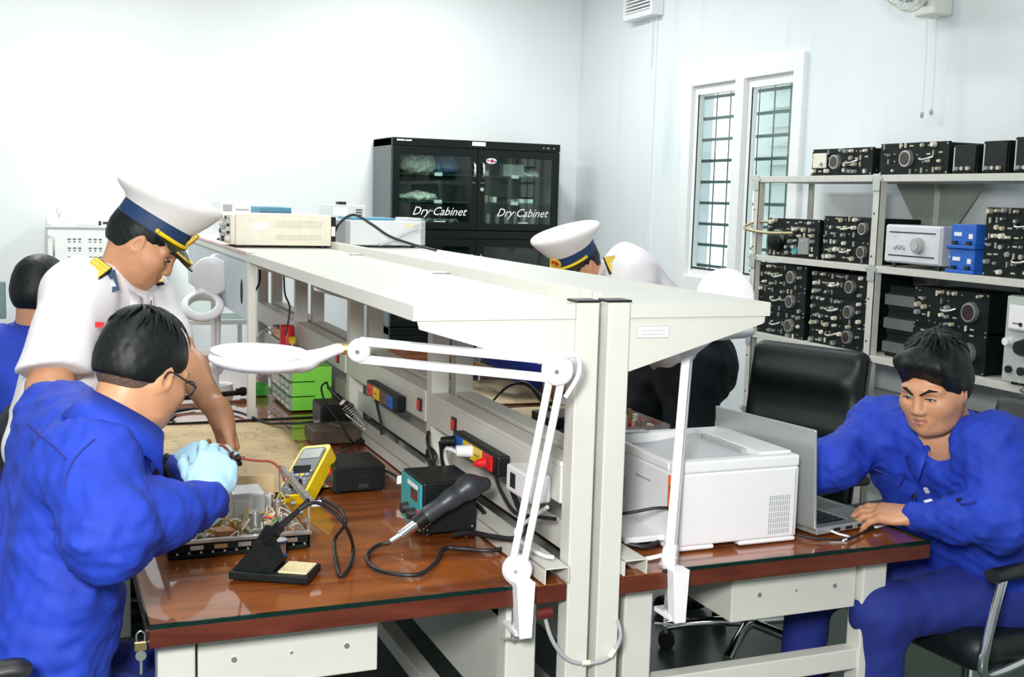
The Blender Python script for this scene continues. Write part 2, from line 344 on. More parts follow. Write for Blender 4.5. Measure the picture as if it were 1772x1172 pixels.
# ================================================================ SMOOTH-FIELD MODELLER (bodies, cloth, hair)
V3 = lambda p: np.array(p, dtype=np.float32)
class Sdf:
    def __init__(s, res): s.h = res; s.p = []
    def cap(s, a, b, ra, rb=None, k=.02, n=None, sq=1., op=1):
        a, b = V3(a), V3(b); rb = ra if rb is None else rb; m = max(ra, rb)*max(1, sq)+k+.02
        s.p.append((op, k, np.minimum(a, b)-m, np.maximum(a, b)+m, ('c', a, b, ra, rb, None if n is None else V3(Vector(n).normalized()), sq))); return s
    def chain(s, pts, rs, k=.02, n=None, sq=1.):
        for i in range(len(pts)-1): s.cap(pts[i], pts[i+1], rs[i], rs[i+1], k, n, sq)
        return s
    def ell(s, c, r, M=None, k=.02, op=1):
        c = V3(c); r = V3(r); m = float(r.max())+k+.02; A = np.eye(3, dtype=np.float32) if M is None else np.array([list(q) for q in M.to_3x3().transposed()], dtype=np.float32)
        s.p.append((op, k, c-m, c+m, ('e', c, r, A))); return s
    def box(s, c, hsz, M=None, rd=.01, k=.01, op=1):
        c = V3(c); hsz = V3(hsz); m = float(np.linalg.norm(hsz))+k+.02; A = np.eye(3, dtype=np.float32) if M is None else np.array([list(q) for q in M.to_3x3().transposed()], dtype=np.float32)
        s.p.append((op, k, c-m, c+m, ('b', c, hsz, A, rd))); return s
    def plane(s, c, n, k=.005):   # keep the side the normal points away from
        s.p.append((-2, k, None, None, ('p', V3(c), V3(Vector(n).normalized())))); return s
    def mesh(s, warp=None):
        lo = np.min([q[2] for q in s.p if q[0] == 1], axis=0); hi = np.max([q[3] for q in s.p if q[0] == 1], axis=0); h = s.h
        N = np.ceil((hi-lo)/h).astype(int)+1
        ax = [lo[i]+h*np.arange(N[i], dtype=np.float32) for i in range(3)]
        F = np.full(tuple(N), .2, dtype=np.float32)
        for op, k, l, u, d in s.p:
            if op == -2: sl = tuple(slice(0, N[i]) for i in range(3))
            else:
                i0 = np.clip(np.floor((l-lo)/h).astype(int), 0, N); i1 = np.clip(np.ceil((u-lo)/h).astype(int)+1, 0, N)
                if (i1-i0).min() <= 0: continue
                sl = tuple(slice(i0[i], i1[i]) for i in range(3))
            X = ax[0][sl[0]][:, None, None]; Y = ax[1][sl[1]][None, :, None]; Z = ax[2][sl[2]][None, None, :]
            if d[0] == 'c':
                _, a, b, ra, rb, n, sq = d; ba = b-a; L = max(float(ba@ba), 1e-9)
                x, y, z = X-a[0], Y-a[1], Z-a[2]
                t = np.clip((x*ba[0]+y*ba[1]+z*ba[2])/L, 0, 1); x = x-t*ba[0]; y = y-t*ba[1]; z = z-t*ba[2]
                if n is not None:
                    q = (x*n[0]+y*n[1]+z*n[2])*(1/sq-1); x = x+q*n[0]; y = y+q*n[1]; z = z+q*n[2]
                D = np.sqrt(x*x+y*y+z*z)-(ra+(rb-ra)*t)
                if n is not None and sq < 1: D = D*(.5+.5*sq)
            elif d[0] == 'e':
                _, c, r, A = d; x, y, z = X-c[0], Y-c[1], Z-c[2]
                p = [(A[i, 0]*x+A[i, 1]*y+A[i, 2]*z)/r[i] for i in range(3)]
                k0 = np.sqrt(p[0]**2+p[1]**2+p[2]**2); k1 = np.sqrt((p[0]/r[0])**2+(p[1]/r[1])**2+(p[2]/r[2])**2)+1e-6
                D = k0*(k0-1)/k1
            elif d[0] == 'b':
                _, c, hs, A, rd = d; x, y, z = X-c[0], Y-c[1], Z-c[2]
                q = [np.abs(A[i, 0]*x+A[i, 1]*y+A[i, 2]*z)-hs[i]+rd for i in range(3)]
                D = np.sqrt(sum(np.maximum(t, 0)**2 for t in q))+np.minimum(np.maximum(q[0], np.maximum(q[1], q[2])), 0)-rd
            else:
                _, c, n = d; D = -((X-c[0])*n[0]+(Y-c[1])*n[1]+(Z-c[2])*n[2])
            f = F[sl]
            if op == 1: g = np.maximum(k-np.abs(f-D), 0)/k; F[sl] = np.minimum(f, D)-g*g*k*.25
            else:
                D = -D; g = np.maximum(k-np.abs(f-D), 0)/k; F[sl] = np.maximum(f, D)+g*g*k*.25
        if warp is not None: F = F+warp(ax[0][:, None, None], ax[1][None, :, None], ax[2][None, None, :]).astype(np.float32)
        F[0] = F[-1] = .1; F[:, 0] = F[:, -1] = .1; F[:, :, 0] = F[:, :, -1] = .1
        I = F < 0; c = np.zeros(tuple(N-1), np.int8)
        for a in (0, 1):
            for b in (0, 1):
                for e in (0, 1): c += I[a:N[0]-1+a, b:N[1]-1+b, e:N[2]-1+e]
        act = (c > 0) & (c < 8); ii = np.argwhere(act); idx = np.full(act.shape, -1, np.int64); idx[act] = np.arange(len(ii))
        cor = np.array([(a, b, e) for a in (0, 1) for b in (0, 1) for e in (0, 1)])
        vals = np.stack([F[ii[:, 0]+q[0], ii[:, 1]+q[1], ii[:, 2]+q[2]] for q in cor], 1)
        acc = np.zeros((len(ii), 3)); cnt = np.zeros(len(ii))
        for u in range(8):
            for v in range(u+1, 8):
                if np.abs(cor[u]-cor[v]).sum() != 1: continue
                fa, fb = vals[:, u], vals[:, v]; mk = (fa < 0) != (fb < 0)
                t = np.where(mk, fa/np.where(mk, fa-fb, 1), 0)
                acc += np.where(mk[:, None], cor[u]+t[:, None]*(cor[v]-cor[u]), 0); cnt += mk
        verts = lo+h*(ii+acc/cnt[:, None]); quads = []
        for a in range(3):
            b, e = (a+1) % 3, (a+2) % 3
            s0 = [slice(None)]*3; s1 = [slice(None)]*3; s0[a] = slice(0, N[a]-1); s1[a] = slice(1, N[a])
            A0, A1 = I[tuple(s0)], I[tuple(s1)]; E = np.argwhere(A0 != A1)
            E = E[(E[:, b] > 0) & (E[:, e] > 0) & (E[:, b] < N[b]-1) & (E[:, e] < N[e]-1)]
            def g(db, de):
                q = E.copy(); q[:, b] += db; q[:, e] += de; return idx[q[:, 0], q[:, 1], q[:, 2]]
            Q = np.stack([g(-1, -1), g(0, -1), g(0, 0), g(-1, 0)], 1); flip = ~A0[E[:, 0], E[:, 1], E[:, 2]]
            Q[flip] = Q[flip][:, ::-1]; quads.append(Q)
        return verts, np.concatenate(quads)
def raw_mesh(name, parts, mats, slot=None):
    """parts: list of (verts, quads) joined in one mesh"""
    vs = np.concatenate([p[0] for p in parts]); off = 0; qs = []
    for v, q in parts: qs.append(q+off); off += len(v)
    qs = np.concatenate(qs).astype(np.int32); me = bpy.data.meshes.new(name)
    me.vertices.add(len(vs)); me.vertices.foreach_set('co', vs.astype(np.float32).ravel())
    me.loops.add(qs.size); me.loops.foreach_set('vertex_index', qs.ravel()); me.polygons.add(len(qs))
    me.polygons.foreach_set('loop_start', np.arange(0, qs.size, 4, dtype=np.int32)); me.polygons.foreach_set('use_smooth', np.ones(len(qs), bool))
    for m in (mats if isinstance(mats, (list, tuple)) else [mats]): me.materials.append(m)
    me.update(calc_edges=True)
    if slot is not None:
        P = vs[qs]; c = P.mean(1); n = np.cross(P[:, 1]-P[:, 0], P[:, 2]-P[:, 0]); n /= np.linalg.norm(n, axis=1)[:, None]+1e-9
        me.polygons.foreach_set('material_index', slot(c, n).astype(np.int32))
    return me
def folds(amp, scale, seed, sx=(1, 1, 1)):
    r = np.random.RandomState(seed); W = [(r.normal(size=3)*scale*np.array(sx), r.uniform(0, 6.28), r.normal(size=3)*scale*.5, r.uniform(0, 6.28)) for _ in range(5)]
    def f(x, y, z):
        o = 0
        for k, p, q, p2 in W:
            a = k[0]*x+k[1]*y+k[2]*z+p+1.3*np.sin(q[0]*x+q[1]*y+q[2]*z+p2); o = o+np.abs(np.sin(a))**1.5*amp/2.4
        return o-amp*.9
    return f
SKIN = mat('skin', (.57, .285, .155), .48, var=.06, scale=40, bump=.05)
LIP = mat('lips', (.42, .16, .11), .45, var=.05)
HAIR = mat('black_hair', (.004, .006, .0065), .5, var=.5, scale=120, bump=.10, bscale=420, spec=.3)
STUB = mat('cropped_hair', (.10, .065, .045), .6, var=.4, scale=200, bump=.3)
EYEW = mat('eye_white', (.65, .6, .55), .2, var=.02); IRIS = mat('dark_iris', (.01, .006, .004), .1, var=.1)
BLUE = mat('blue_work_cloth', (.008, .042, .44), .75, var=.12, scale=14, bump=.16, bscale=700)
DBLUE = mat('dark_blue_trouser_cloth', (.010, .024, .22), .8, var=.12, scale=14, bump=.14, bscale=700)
SHIRT = mat('white_uniform_cloth', (.82, .80, .84), .75, var=.015, scale=10, bump=.08, bscale=600)
NAVY = mat('navy_trouser_cloth', (.005, .011, .016), .8, var=.2, scale=20, bump=.12, bscale=600)
CAPW = mat('white_cap_cloth', (.86, .85, .83), .7, var=.01, bump=.05)
CAPB = mat('navy_cap_band', (.006, .035, .11), .6, var=.1)
VIS = mat('black_visor', (.008, .014, .014), .12, var=.1)
GLOVB = mat('light_blue_glove', (.40, .66, .80), .8, var=.06, scale=200, bump=.25)
GLOVK = mat('black_glove_palm', (.010, .012, .014), .45, var=.2, scale=60, bump=.4, bscale=200)
def frame(o, f, u):
    f = Vector(f).normalized(); r = f.cross(Vector(u)).normalized(); u = r.cross(f).normalized(); return FR(o, r, f, u)
def head_sdf(M, neck_to, s=1., res=.0035, jaw=1.):
    S = Sdf(res); P = lambda x, y, z: M @ Vector((x*s, y*s, z*s))
    S.ell(P(0, -.012, .032), (.076*s, .097*s, .088*s), M)
    S.ell(P(0, .022, -.045), (.062*s*jaw, .07*s, .078*s), M, k=.035)
    S.cap(P(-.03*jaw, .058, -.093), P(.03*jaw, .058, -.093), .02*s, k=.035); S.cap(P(0, .072, -.098), P(0, .078, -.096), .017*s, k=.025)
    for q in (-1, 1):
        S.cap(P(q*.056*jaw, .0, -.03), P(q*.05*jaw, .02, -.082), .018*s, .016*s, k=.05)       # jaw angle
        S.ell(P(q*.042, .06, -.03), (.024*s, .022*s, .02*s), M, k=.05)                      # cheekbone
        S.cap(P(q*.012, .09, .022), P(q*.05, .071, .018), .009*s, k=.018)                      # brow ridge
    for q in (-1, 1): S.ell(P(q*.032, .099, -.002), (.019*s, .014*s, .010*s), M, k=.012, op=-1)   # sockets
    S.cap(P(0, .092, .01), P(0, .107, -.033), .0075*s, .0115*s, k=.014)
    for q in (-1, 1): S.ell(P(q*.013, .1, -.037), (.0085*s, .011*s, .008*s), M, k=.008)
    S.ell(P(0, .083, -.066), (.027*s, .014*s, .022*s), M, k=.015)
    for z, r in ((-.0595, .0055), (-.0705, .0065)): S.cap(P(-.019, .089, z-.002), P(0, .0965, z), .003*s, r*s, k=.006).cap(P(.019, .089, z-.002), P(0, .0965, z), .003*s, r*s, k=.006)
    S.cap(P(-.02, .1, -.0655), P(.02, .1, -.0655), .0018*s, k=.004, op=-1)
    for q in (-1, 1):
        S.ell(P(q*.079, -.006, -.012), (.008*s, .019*s, .032*s), M @ rotm(R_(-12), 0, R_(-q*18)), k=.006)
        S.ell(P(q*.087, .0, -.008), (.006*s, .010*s, .019*s), M @ rotm(R_(-12), 0, R_(-q*18)), k=.006, op=-1)
    S.cap(P(0, -.028, -.05), neck_to, .054*s, .06*s, k=.03)
    return S
def head_bits(par, M, s=1., eyes=True, open_=.6, brow=True, browtilt=0):
    P = lambda x, y, z: M @ Vector((x*s, y*s, z*s))
    if eyes:
        for q in (-1, 1):
            E = M @ Matrix.Translation((q*.032*s, .0835*s, -.002*s)) @ rotm(0, R_(q*6), R_(-q*14))
            e = MB().sph((0, 0, 0), .0125*s, 16, (1.05, .75, open_*.55), M=E).build('eye', EYEW, par)
            MB().sph((-.001*q, .0055*s, -.0005), .0055*s, 12, (1, .9, open_*1.05), M=E).build('iris', IRIS, e)
            MB().tube([E @ Vector((x*s, (.0095-.3*abs(x)**1.0*.35)*s, (.0042*open_/.6-18*x*x)*s)) for x in (-.014, -.007, 0, .007, .014)], .0016*s, 6, 3).build('eyelid', HAIR, e)
    if brow:
        for q in (-1, 1):
            S = Sdf(.0016); S.cap(P(q*.012, .102, .019-.004*browtilt), P(q*.034, .094, .026), .0030*s, .0034*s, k=.004).cap(P(q*.034, .094, .026), P(q*.054, .078, .02), .0034*s, .0018*s, k=.004)
            link('eyebrow', raw_mesh('eyebrow', [S.mesh()], HAIR), par)
def lips_slot(M, s=1.):
    Mi = np.array(M.inverted())
    def f(c, n):
        q = (c@Mi[:3, :3].T+Mi[:3, 3])/s
        return ((np.abs(q[:, 0]) < .0215) & (q[:, 1] > .086) & (q[:, 2] < -.0565+np.abs(q[:, 0])*-.12) & (q[:, 2] > -.0765+np.abs(q[:, 0])*.35)).astype(int)
    return f
def hand_prims(S, W, fdir, back, thumb, curl=(35, 45, 30), spread=5, s=1., tcurl=25, fat=1., per=None):
    """W wrist, fdir finger direction, back normal of hand back, thumb +1 when the thumb lies at fdir x back side"""
    f = Vector(fdir).normalized(); b = Vector(back); b = (b-f*b.dot(f)).normalized(); x = f.cross(b)*thumb; W = Vector(W)
    P = lambda a, c, e: W+(x*a+f*c+b*e)*s
    kn = [(.029, .083), (.0095, .088), (-.0095, .084), (-.027, .074)]; ln = [(.04, .024, .02), (.044, .028, .021), (.041, .026, .021), (.032, .02, .018)]
    S.ell(P(0, .045, -.002), (.041*s*fat, .05*s, .0165*s*fat), FR((0, 0, 0), x, f, b), k=.012)
    for i, ((kx, ky), L) in enumerate(zip(kn, ln)):
        S.cap(P(kx*.55, .012, 0), P(kx, ky, .001), .0135*s*fat, .0112*s*fat, k=.012)
        ang = 0; p = P(kx, ky, .001); r = .0098*fat; c = per[i] if per else curl; sp = R_(spread)*(1.5-i)
        dirx = (f*math.cos(sp)+x*math.sin(sp)).normalized()
        for j in range(3):
            ang += R_(c[j]); q = p+(dirx*math.cos(ang)-b*math.sin(ang))*L[j]*s
            S.cap(p, q, r*s, (r-.0012)*s, k=.004); p = q; r -= .0012
    p0 = P(.02, .018, -.006); p1 = P(.045, .045, -.018)
    d = (x*.45+f*.85-b*.3).normalized(); p2 = p1+d*.034*s; d2 = (d*math.cos(R_(tcurl))+(-x*.8-b*.4).normalized()*math.sin(R_(tcurl))); p3 = p2+d2*.027*s
    S.cap(p0, p1, .0165*s*fat, .0125*s*fat, k=.014); S.cap(p1, p2, .0115*s*fat, .0105*s*fat, k=.006); S.cap(p2, p3, .0105*s*fat, .0088*s*fat, k=.004)
    return p3
def hair_cap(M, s=1., low=-.055, front=.02, thick=.012, seed=1, res=.005, quiff=0, amp=.004):
    """skull-cap of hair cut by a slanting hairline"""
    S = Sdf(res); P = lambda x, y, z: M @ Vector((x*s, y*s, z*s)); t = thick
    S.ell(P(0, -.014, .036), ((.076+t)*s, (.098+t)*s, (.088+t)*s), M); S.ell(P(0, -.035, -.01), ((.069+t*.8)*s, (.074+t*.6)*s, (.075)*s), M, k=.03)
    if quiff:
        S.cap(P(-.05, .072, .083), P(.05, .062, .09), .03*s, .03*s, k=.03); S.cap(P(.0, .045, .105), P(.01, -.05, .11), .035*s, .03*s, k=.03)
        S.cap(P(.02, .082, .088), P(-.05, .074, .082), .018*s, .016*s, k=.02)
    S.plane(P(0, 0, low), M.to_3x3() @ Vector((0, .12, -1)), .004)
    n = Vector((0, 1, -.62)); S.plane(P(0, front+.03, .0), M.to_3x3() @ n, .012)
    fo = folds(amp, 90, seed, (1, 1, .4))
    return S.mesh(warp=lambda x, y, z: fo(x, y, z)+amp*.6)
def hair_locks(par, M, s, n, seed, crown=(0, -.05, .11), length=.10, lift=.006, r=.006, zone=lambda a: True, fwd=0.):
    rg_ = random.Random(seed); mb = MB(); cr = Vector(crown)
    for i in range(n):
        a = rg_.uniform(0, 2*math.pi)
        if not zone(a): continue
        st = rg_.uniform(0, .75); pts = []
        for k in range(5):
            q = st*.10+k/4*length*rg_.uniform(.8, 1.1); x, y = math.sin(a+.25*k*.2)*q, math.cos(a+.25*k*.2)*q+fwd*k
            P = Vector((cr.x+x, cr.y+y, 0)); ex, ey = P.x/.088, (P.y+.014)/.110; t = ex*ex+ey*ey
            if t < .96: P.z = .036+.1*math.sqrt(1-t)
            else: break
            P.z += lift*math.sin(k/4*2.6)*rg_.uniform(.5, 1.3); pts.append(M @ (P*s))
        if len(pts) > 2: mb.tube(pts, [r*s, r*s*.95, r*s*.75, r*s*.45, r*s*.1], 6, 3)
    return mb.build('hair_locks', HAIR, par)
def peaked_cap(par_label, M, s=1.0):
    """M frame: origin at head centre, +Y front, +Z up. A uniform cap, worn on the head (own thing)"""
    t = thing('peaked_cap', par_label, 'cap', M.translation, group='white peaked officer caps'); n = 40
    def ring(rx, ry, z, tilt=0, cy=0, M=M): return [M @ (Vector((rx*math.sin(2*math.pi*k/n), cy+ry*math.cos(2*math.pi*k/n), z+tilt*math.cos(2*math.pi*k/n)))*s) for k in range(n)]
    rs = [ring(.090, .112, .03), ring(.090, .112, .078, .004)]
    MB().rings(rs[::-1], False, False).build('cap_band', CAPB, t)
    cr = [ring(.0895, .1115, .074, .004), ring(.1, .122, .088, .008), ring(.122, .142, .112, .022, -.002), ring(.133, .150, .123, .028, -.004), ring(.140, .157, .134, .032, -.005), ring(.1415, .1585, .142, .034, -.005), ring(.139, .155, .150, .034, -.005), ring(.130, .145, .156, .033, -.005), ring(.112, .125, .160, .03, -.005), ring(.06, .07, .163, .016, -.004), ring(.004, .004, .164, 0, -.003)]
    MB().rings(cr[::-1], False, False).build('crown', CAPW, t)
    MB().tube(ring(.090, .112, .0305), .0022, 6, 1, True).build('band_piping', CAPB, t)
    # visor: crescent shell
    R1, R2 = [], []; a0 = R_(68); q = 24; vt, ft = [], []
    for i in range(q+1):
        a = -a0+2*a0*i/q; w_ = math.cos(a/a0*math.pi/2)**.6
        i0 = Vector((.092*math.sin(a), .114*math.cos(a), .034)); 
        for j in range(5):
            e = j/4*.058*w_; vt.append(M @ ((i0+Vector((math.sin(a)*.55*e, e*1.0, -e*(.50)-e*e*4)))*s))
    for i in range(q):
        for j in range(4): ft.append((i*5+j, (i+1)*5+j, (i+1)*5+j+1, i*5+j+1))
    up3 = M.to_3x3() @ Vector((0, 0, -.004)); k = len(vt); vt2 = vt+[p+up3 for p in vt]
    ft2 = [f[::-1] for f in ft]+[tuple(x+k for x in f) for f in ft]
    for i in range(q): ft2.append((i*5+4, (i+1)*5+4, (i+1)*5+4+k, i*5+4+k))
    vo = MB().add(vt2, ft2, True).build('visor', VIS, t)
    MB().tube([vt[i*5+3]-up3*.6 for i in range(4, q-3, 2)], .0035, 6, 3).build('visor_braid', GOLD, vo)
    cs = [M @ (Vector((.0935*math.sin(a), .1155*math.cos(a), .041-.004*math.cos(a)))*s) for a in [R_(-75)+R_(150)*i/16 for i in range(17)]]
    MB().tube(cs, .0062, 8, 2).build('chin_cord', YELLOW, t)
    for a in (-75, 75): MB().sph(M @ (Vector((.095*math.sin(R_(a)), .117*math.cos(R_(a)), .041))*s), .0075, 10).build('button', GOLD, t)
    B = M @ Matrix.Translation((0, .1175*s, .068*s)) @ rotm(R_(-14), 0, 0); bd = MB()
    for i in range(14):
        a = 2*math.pi*i/14; bd.sph(B @ Vector((.021*math.cos(a), .002, .019*math.sin(a))), .0065, 6)
    bo = bd.build('badge', GOLD, t)
    MB().sph((0, .003, 0), .0135, 14, (1, .35, 1), M=B).build('badge_centre', RED, bo); MB().prism([(.007*(1 if i % 2 == 0 else .42)*math.sin(math.pi*i/5), .007*(1 if i % 2 == 0 else .42)*math.cos(math.pi*i/5)) for i in range(10)], -.0095, -.007, M=B @ rotm(R_(90), 0, 0)).build('badge_star', GOLD, bo)
    return t
def collar(par, M, m, h=.055, rx=.07, ry=.075, open_=35, name='collar', pts=None, flare=1.25):
    """turned-down shirt collar around the neck; M frame: origin neck base, +Y front, +Z up the neck"""
    n = 30; inner, mid, outer = [], [], []
    for i in range(n+1):
        a = R_(open_)+(2*math.pi-2*R_(open_))*i/n  # angle from the front
        e = abs(i/n-.5)*2; tip = max(0, (e-.72)/.28)
        x, y = rx*math.sin(a), ry*math.cos(a)
        inner.append(M @ Vector((x, y, 0))); mid.append(M @ Vector((x*1.03, y*1.03+.0, h*(1-.35*e**3))))
        outer.append(M @ Vector((x*flare, y*flare+tip*.02, -.006-.028*tip+.0*e)))
    vs, fs = [], []; th = .004
    for L in (inner, mid, outer): vs += L
    k = n+1
    for i in range(n): fs += [(i, i+1, k+i+1, k+i), (k+i, k+i+1, 2*k+i+1, 2*k+i)]
    o = MB().add(vs, fs, True).build(name, m, par)
    md = o.modifiers.new('s', 'SOLIDIFY'); md.thickness = .004; md.offset = 0
    return o
# ================================================================ PEOPLE
def ray_hit(o, px, py):
    """point on an object's surface along a sight line, so that buttons sit on the cloth"""
    bpy.context.view_layer.update(); Wi = wmat(o).inverted() if o.parent is None else (wmat(o.parent) @ o.matrix_parent_inverse).inverted()
    d = ray(px, py).normalized(); ok, loc, nor, _ = o.ray_cast(Wi @ C0, Wi.to_3x3() @ d)
    W = Wi.inverted(); return (W @ loc, (W.to_3x3() @ nor).normalized()) if ok else (None, None)
def lerp(a, b, t): return Vector(a)*(1-t)+Vector(b)*t
def shoe(par, p, d):
    S = Sdf(.009); p = Vector(p); d = Vector((d[0], d[1], 0)).normalized()
    S.cap(p+Vector((0, 0, .045)), p+d*.16+Vector((0, 0, .035)), .045, .036, k=.02); S.plane(p+Vector((0, 0, .003)), (0, 0, -1))
    return link('shoe', raw_mesh('shoe', [S.mesh()], RUBBER), par)
def torso_cloth(res, shR, shL, neck, hip, fd, rr=(.082, .155, .165), depth=.72, nk=True):
    S = Sdf(res); shR, shL, neck, hip = map(Vector, (shR, shL, neck, hip)); mid = (shR+shL)/2
    side = (shR-shL).normalized(); n = side.cross((mid-hip).normalized())
    c1 = lerp(mid, hip, .18); c2 = lerp(mid, hip, .55); w = (shR-shL).length
    for q in (-1, 1):
        S.cap(c1+side*q*w*.24, lerp(mid, hip, .62)+side*q*.05, rr[1]*.92, rr[1]*.92, k=.05, n=n, sq=depth)
        S.cap(lerp(mid, hip, .62)+side*q*.05, hip+side*q*.06, rr[1]*.92, rr[2]*.92, k=.05, n=n, sq=depth)
    S.cap(lerp(shR, shL, .06), lerp(neck, shR, .25)+Vector((0, 0, -.035)), rr[0], rr[0]*.85, k=.05); S.cap(lerp(shL, shR, .06), lerp(neck, shL, .25)+Vector((0, 0, -.035)), rr[0], rr[0]*.85, k=.05)
    S.cap(lerp(shR, shL, .05), lerp(shL, shR, .05), rr[0]*.98, k=.05); 
    if nk: S.cap(mid, neck-(neck-mid)*.1+Vector((0, 0, -.05)), rr[0], rr[0]*.8, k=.05)
    return S
def sleeve(S, pts, rs, k=.035): S.chain([Vector(p) for p in pts], rs, k=k); return S
def legs(par, hip, kneeL, kneeR, footL, footR, side, m, r=(.105, .07, .058)):
    S = Sdf(.012); hip = Vector(hip); side = Vector(side).normalized()
    S.cap(hip-side*.07, hip+side*.07, .125, .125, k=.06)
    for q, kn, ft in ((1, kneeL, footL), (-1, kneeR, footR)):
        kn, ft = Vector(kn), Vector(ft); S.chain([hip+side*.08*q, kn, ft+Vector((0, 0, .09))], [r[0], r[1], r[2]], k=.05)
    o = link('trousers', raw_mesh('trousers', [S.mesh(warp=folds(.006, 22, 3))], m), par)
    d = (Vector(kneeL)+Vector(kneeR))/2-hip; d = d if abs(d.x)+abs(d.y) > .1 else Vector((side.y, -side.x, 0))
    shoe(par, footL, d); shoe(par, footR, d); return o
def core(shR, shL, neck, hip, arms=()):
    S = Sdf(.014); S.cap(shR, shL, .045, k=.05); S.cap(lerp(shR, shL, .5), hip, .075, .08, k=.06); S.cap(lerp(shR, shL, .5), neck, .05, .05, k=.04)
    for ch in arms: S.chain([Vector(p) for p in ch], [.04]*len(ch), k=.03)
    return S.mesh()
def collarframe(neck, f, u): return frame(neck, f, u)
def bead(par, name, p, n, r, m, th=.004): return MB().cyl(Vector(p), Vector(p)+Vector(n).normalized()*th, r, n=12).build(name, m, par)

# ---- person in blue at the near left: seated, back to us, gloved hands in the open radio
def person1():
    t = thing('person', 'person in blue overalls and glasses, seated with gloved hands in the open radio', 'person', (-.05, 2.38, 0))
    hd = Vector(atd(247, 640, 2.34)); M = frame(hd, (.74, .56, -.42), (.35, .2, .9)); s = .93
    neck = Vector(atd(196, 738, 2.28)); shR = Vector(atd(158, 812, 2.20)); shL = Vector(atd(98, 728, 2.52)); hip = Vector((-.03, 2.38, .56))
    elR = Vector(atd(190, 930, 2.10)); wrR = Vector(atd(358, 866, 2.40)); elL = Vector(atd(205, 850, 2.62)); wrL = Vector(atd(287, 822, 2.66))
    S = head_sdf(M, neck+Vector((-.01, 0, -.02)), s)
    body = [S.mesh(), core(shR, shL, neck, hip, [(shR, elR, wrR), (shL, elL, wrL)])]
    link('body', raw_mesh('body', body, [SKIN, LIP], lips_slot(M, s)), t)
    head_bits(t, M, s)
    J = torso_cloth(.008, shR, shL, neck, hip, (1, 0, 0), (.084, .168, .18), .74)
    J.chain([shR, elR, lerp(elR, wrR, .5), wrR], [.088, .080, .066, .047], k=.04); J.chain([shL, elL, wrL], [.08, .066, .05], k=.04)
    fo = folds(.011, 15, 5, (1, 1, .55)); f2 = folds(.007, 40, 9)
    jk = link('jacket', raw_mesh('jacket', [J.mesh(warp=lambda x, y, z: fo(x, y, z)+f2(x, y, z))], BLUE), t)
    collar(t, frame(neck+Vector((.0, 0, -.02)), (.8, .35, -.5), (.42, .1, .9)), BLUE, .062, .078, .085, 28)
    # yoke seam and armhole seam
    for nm, L in (('yoke_seam', [(48, 735), (56, 741), (64, 748), (72, 755), (80, 762), (88, 769), (97, 777), (106, 786), (115, 796)]), ('armhole_seam', [(112, 850), (113, 838), (115, 826), (119, 815), (124, 804), (130, 794), (138, 784), (147, 775), (156, 767), (165, 760)])):
        pts = [ray_hit(jk, *q)[0] for q in L]; pts = [q for q in pts if q]
        if len(pts) > 1: MB().tube(pts, .0022, 5, 6).build(nm, DBLUE, jk)
    hair_locks(t, M, s, 120, 71, (0, -.06, .1), .06, .0, .0045)
    side = (shL-shR).normalized()
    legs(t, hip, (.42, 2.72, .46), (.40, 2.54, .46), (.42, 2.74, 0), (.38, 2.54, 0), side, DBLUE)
    # cropped hair with faded sides
    link('hair', raw_mesh('hair', [hair_cap(M, s, -.028, .075, .008, 3, .0045, amp=.0015)], HAIR), t)
    S = Sdf(.005); P = lambda x, y, z: M @ Vector((x*s, y*s, z*s))
    S.ell(P(0, -.022, .0), (.0775*s, .083*s, .085*s), M); S.plane(P(0, 0, -.068), M.to_3x3() @ Vector((0, .1, -1)), .004); S.plane(P(0, .03, 0), M.to_3x3() @ Vector((0, 1, -.3)), .01)
    link('faded_hair', raw_mesh('faded_hair', [S.mesh()], STUB), t)
    # glasses
    g = thing('spectacles', 'thin black framed glasses on the person in blue bending over the radio', 'glasses', M @ Vector((0, .1*s, 0)))
    fr = MB()
    for q in (-1, 1):
        fr.tube([P(q*.034+.024*math.cos(a)*1.05, .112-.006*math.cos(a)*q*q, -.004+.018*math.sin(a)) for a in [2*math.pi*i/14 for i in range(14)]], .0018, 6, 2, True)
        MB().tube([P(q*.06, .108, .002), P(q*.078, .06, .004), P(q*.084, .0, .008), P(q*.084, -.012, -.01)], .002, 6, 4).build('temple', RUBBER, g)
    fr.tube([P(-.011, .114, 0), P(0, .117, .003), P(.011, .114, 0)], .0018, 6, 3); fr.build('frame', RUBBER, g)
    for q in (-1, 1): MB().prism([(.023*math.cos(2*math.pi*i/14), .017*math.sin(2*math.pi*i/14)) for i in range(14)], 0, .0015, M=M @ Matrix.Translation((q*.034*s, .112*s, -.004*s)) @ rotm(R_(90), 0, 0)).build('lens', GLASS, g)
    # gloved hands
    for nm, W, fd, bk, th, cu in (('R', wrR, (.28, .62, .60), (.05, -.72, .62), -1, [(25, 50, 35), (35, 60, 40), (42, 62, 40), (48, 60, 40)]), ('L', wrL, (.82, .25, .42), (-.42, -.35, .8), 1, [(20, 40, 30), (30, 48, 30), (36, 50, 35), (40, 50, 35)])):
        S = Sdf(.0038); W = Vector(W); fd = Vector(fd).normalized(); bk = Vector(bk).normalized()
        hand_prims(S, W+fd*.012, fd, bk, th, per=cu, fat=1.14, s=1.1); S.cap(W-fd*.03, W+fd*.03, .036, .032, k=.02)
        vb = np.array(bk)
        link('glove', raw_mesh('glove', [S.mesh(warp=folds(.0016, 120, 4))], [GLOVB, GLOVK], lambda c, n, vb=vb, th=th: (n@vb < (.12 if th > 0 else -.05)).astype(int)), t)
    # wrist watch on the left wrist
    d = (wrL-elL).normalized()
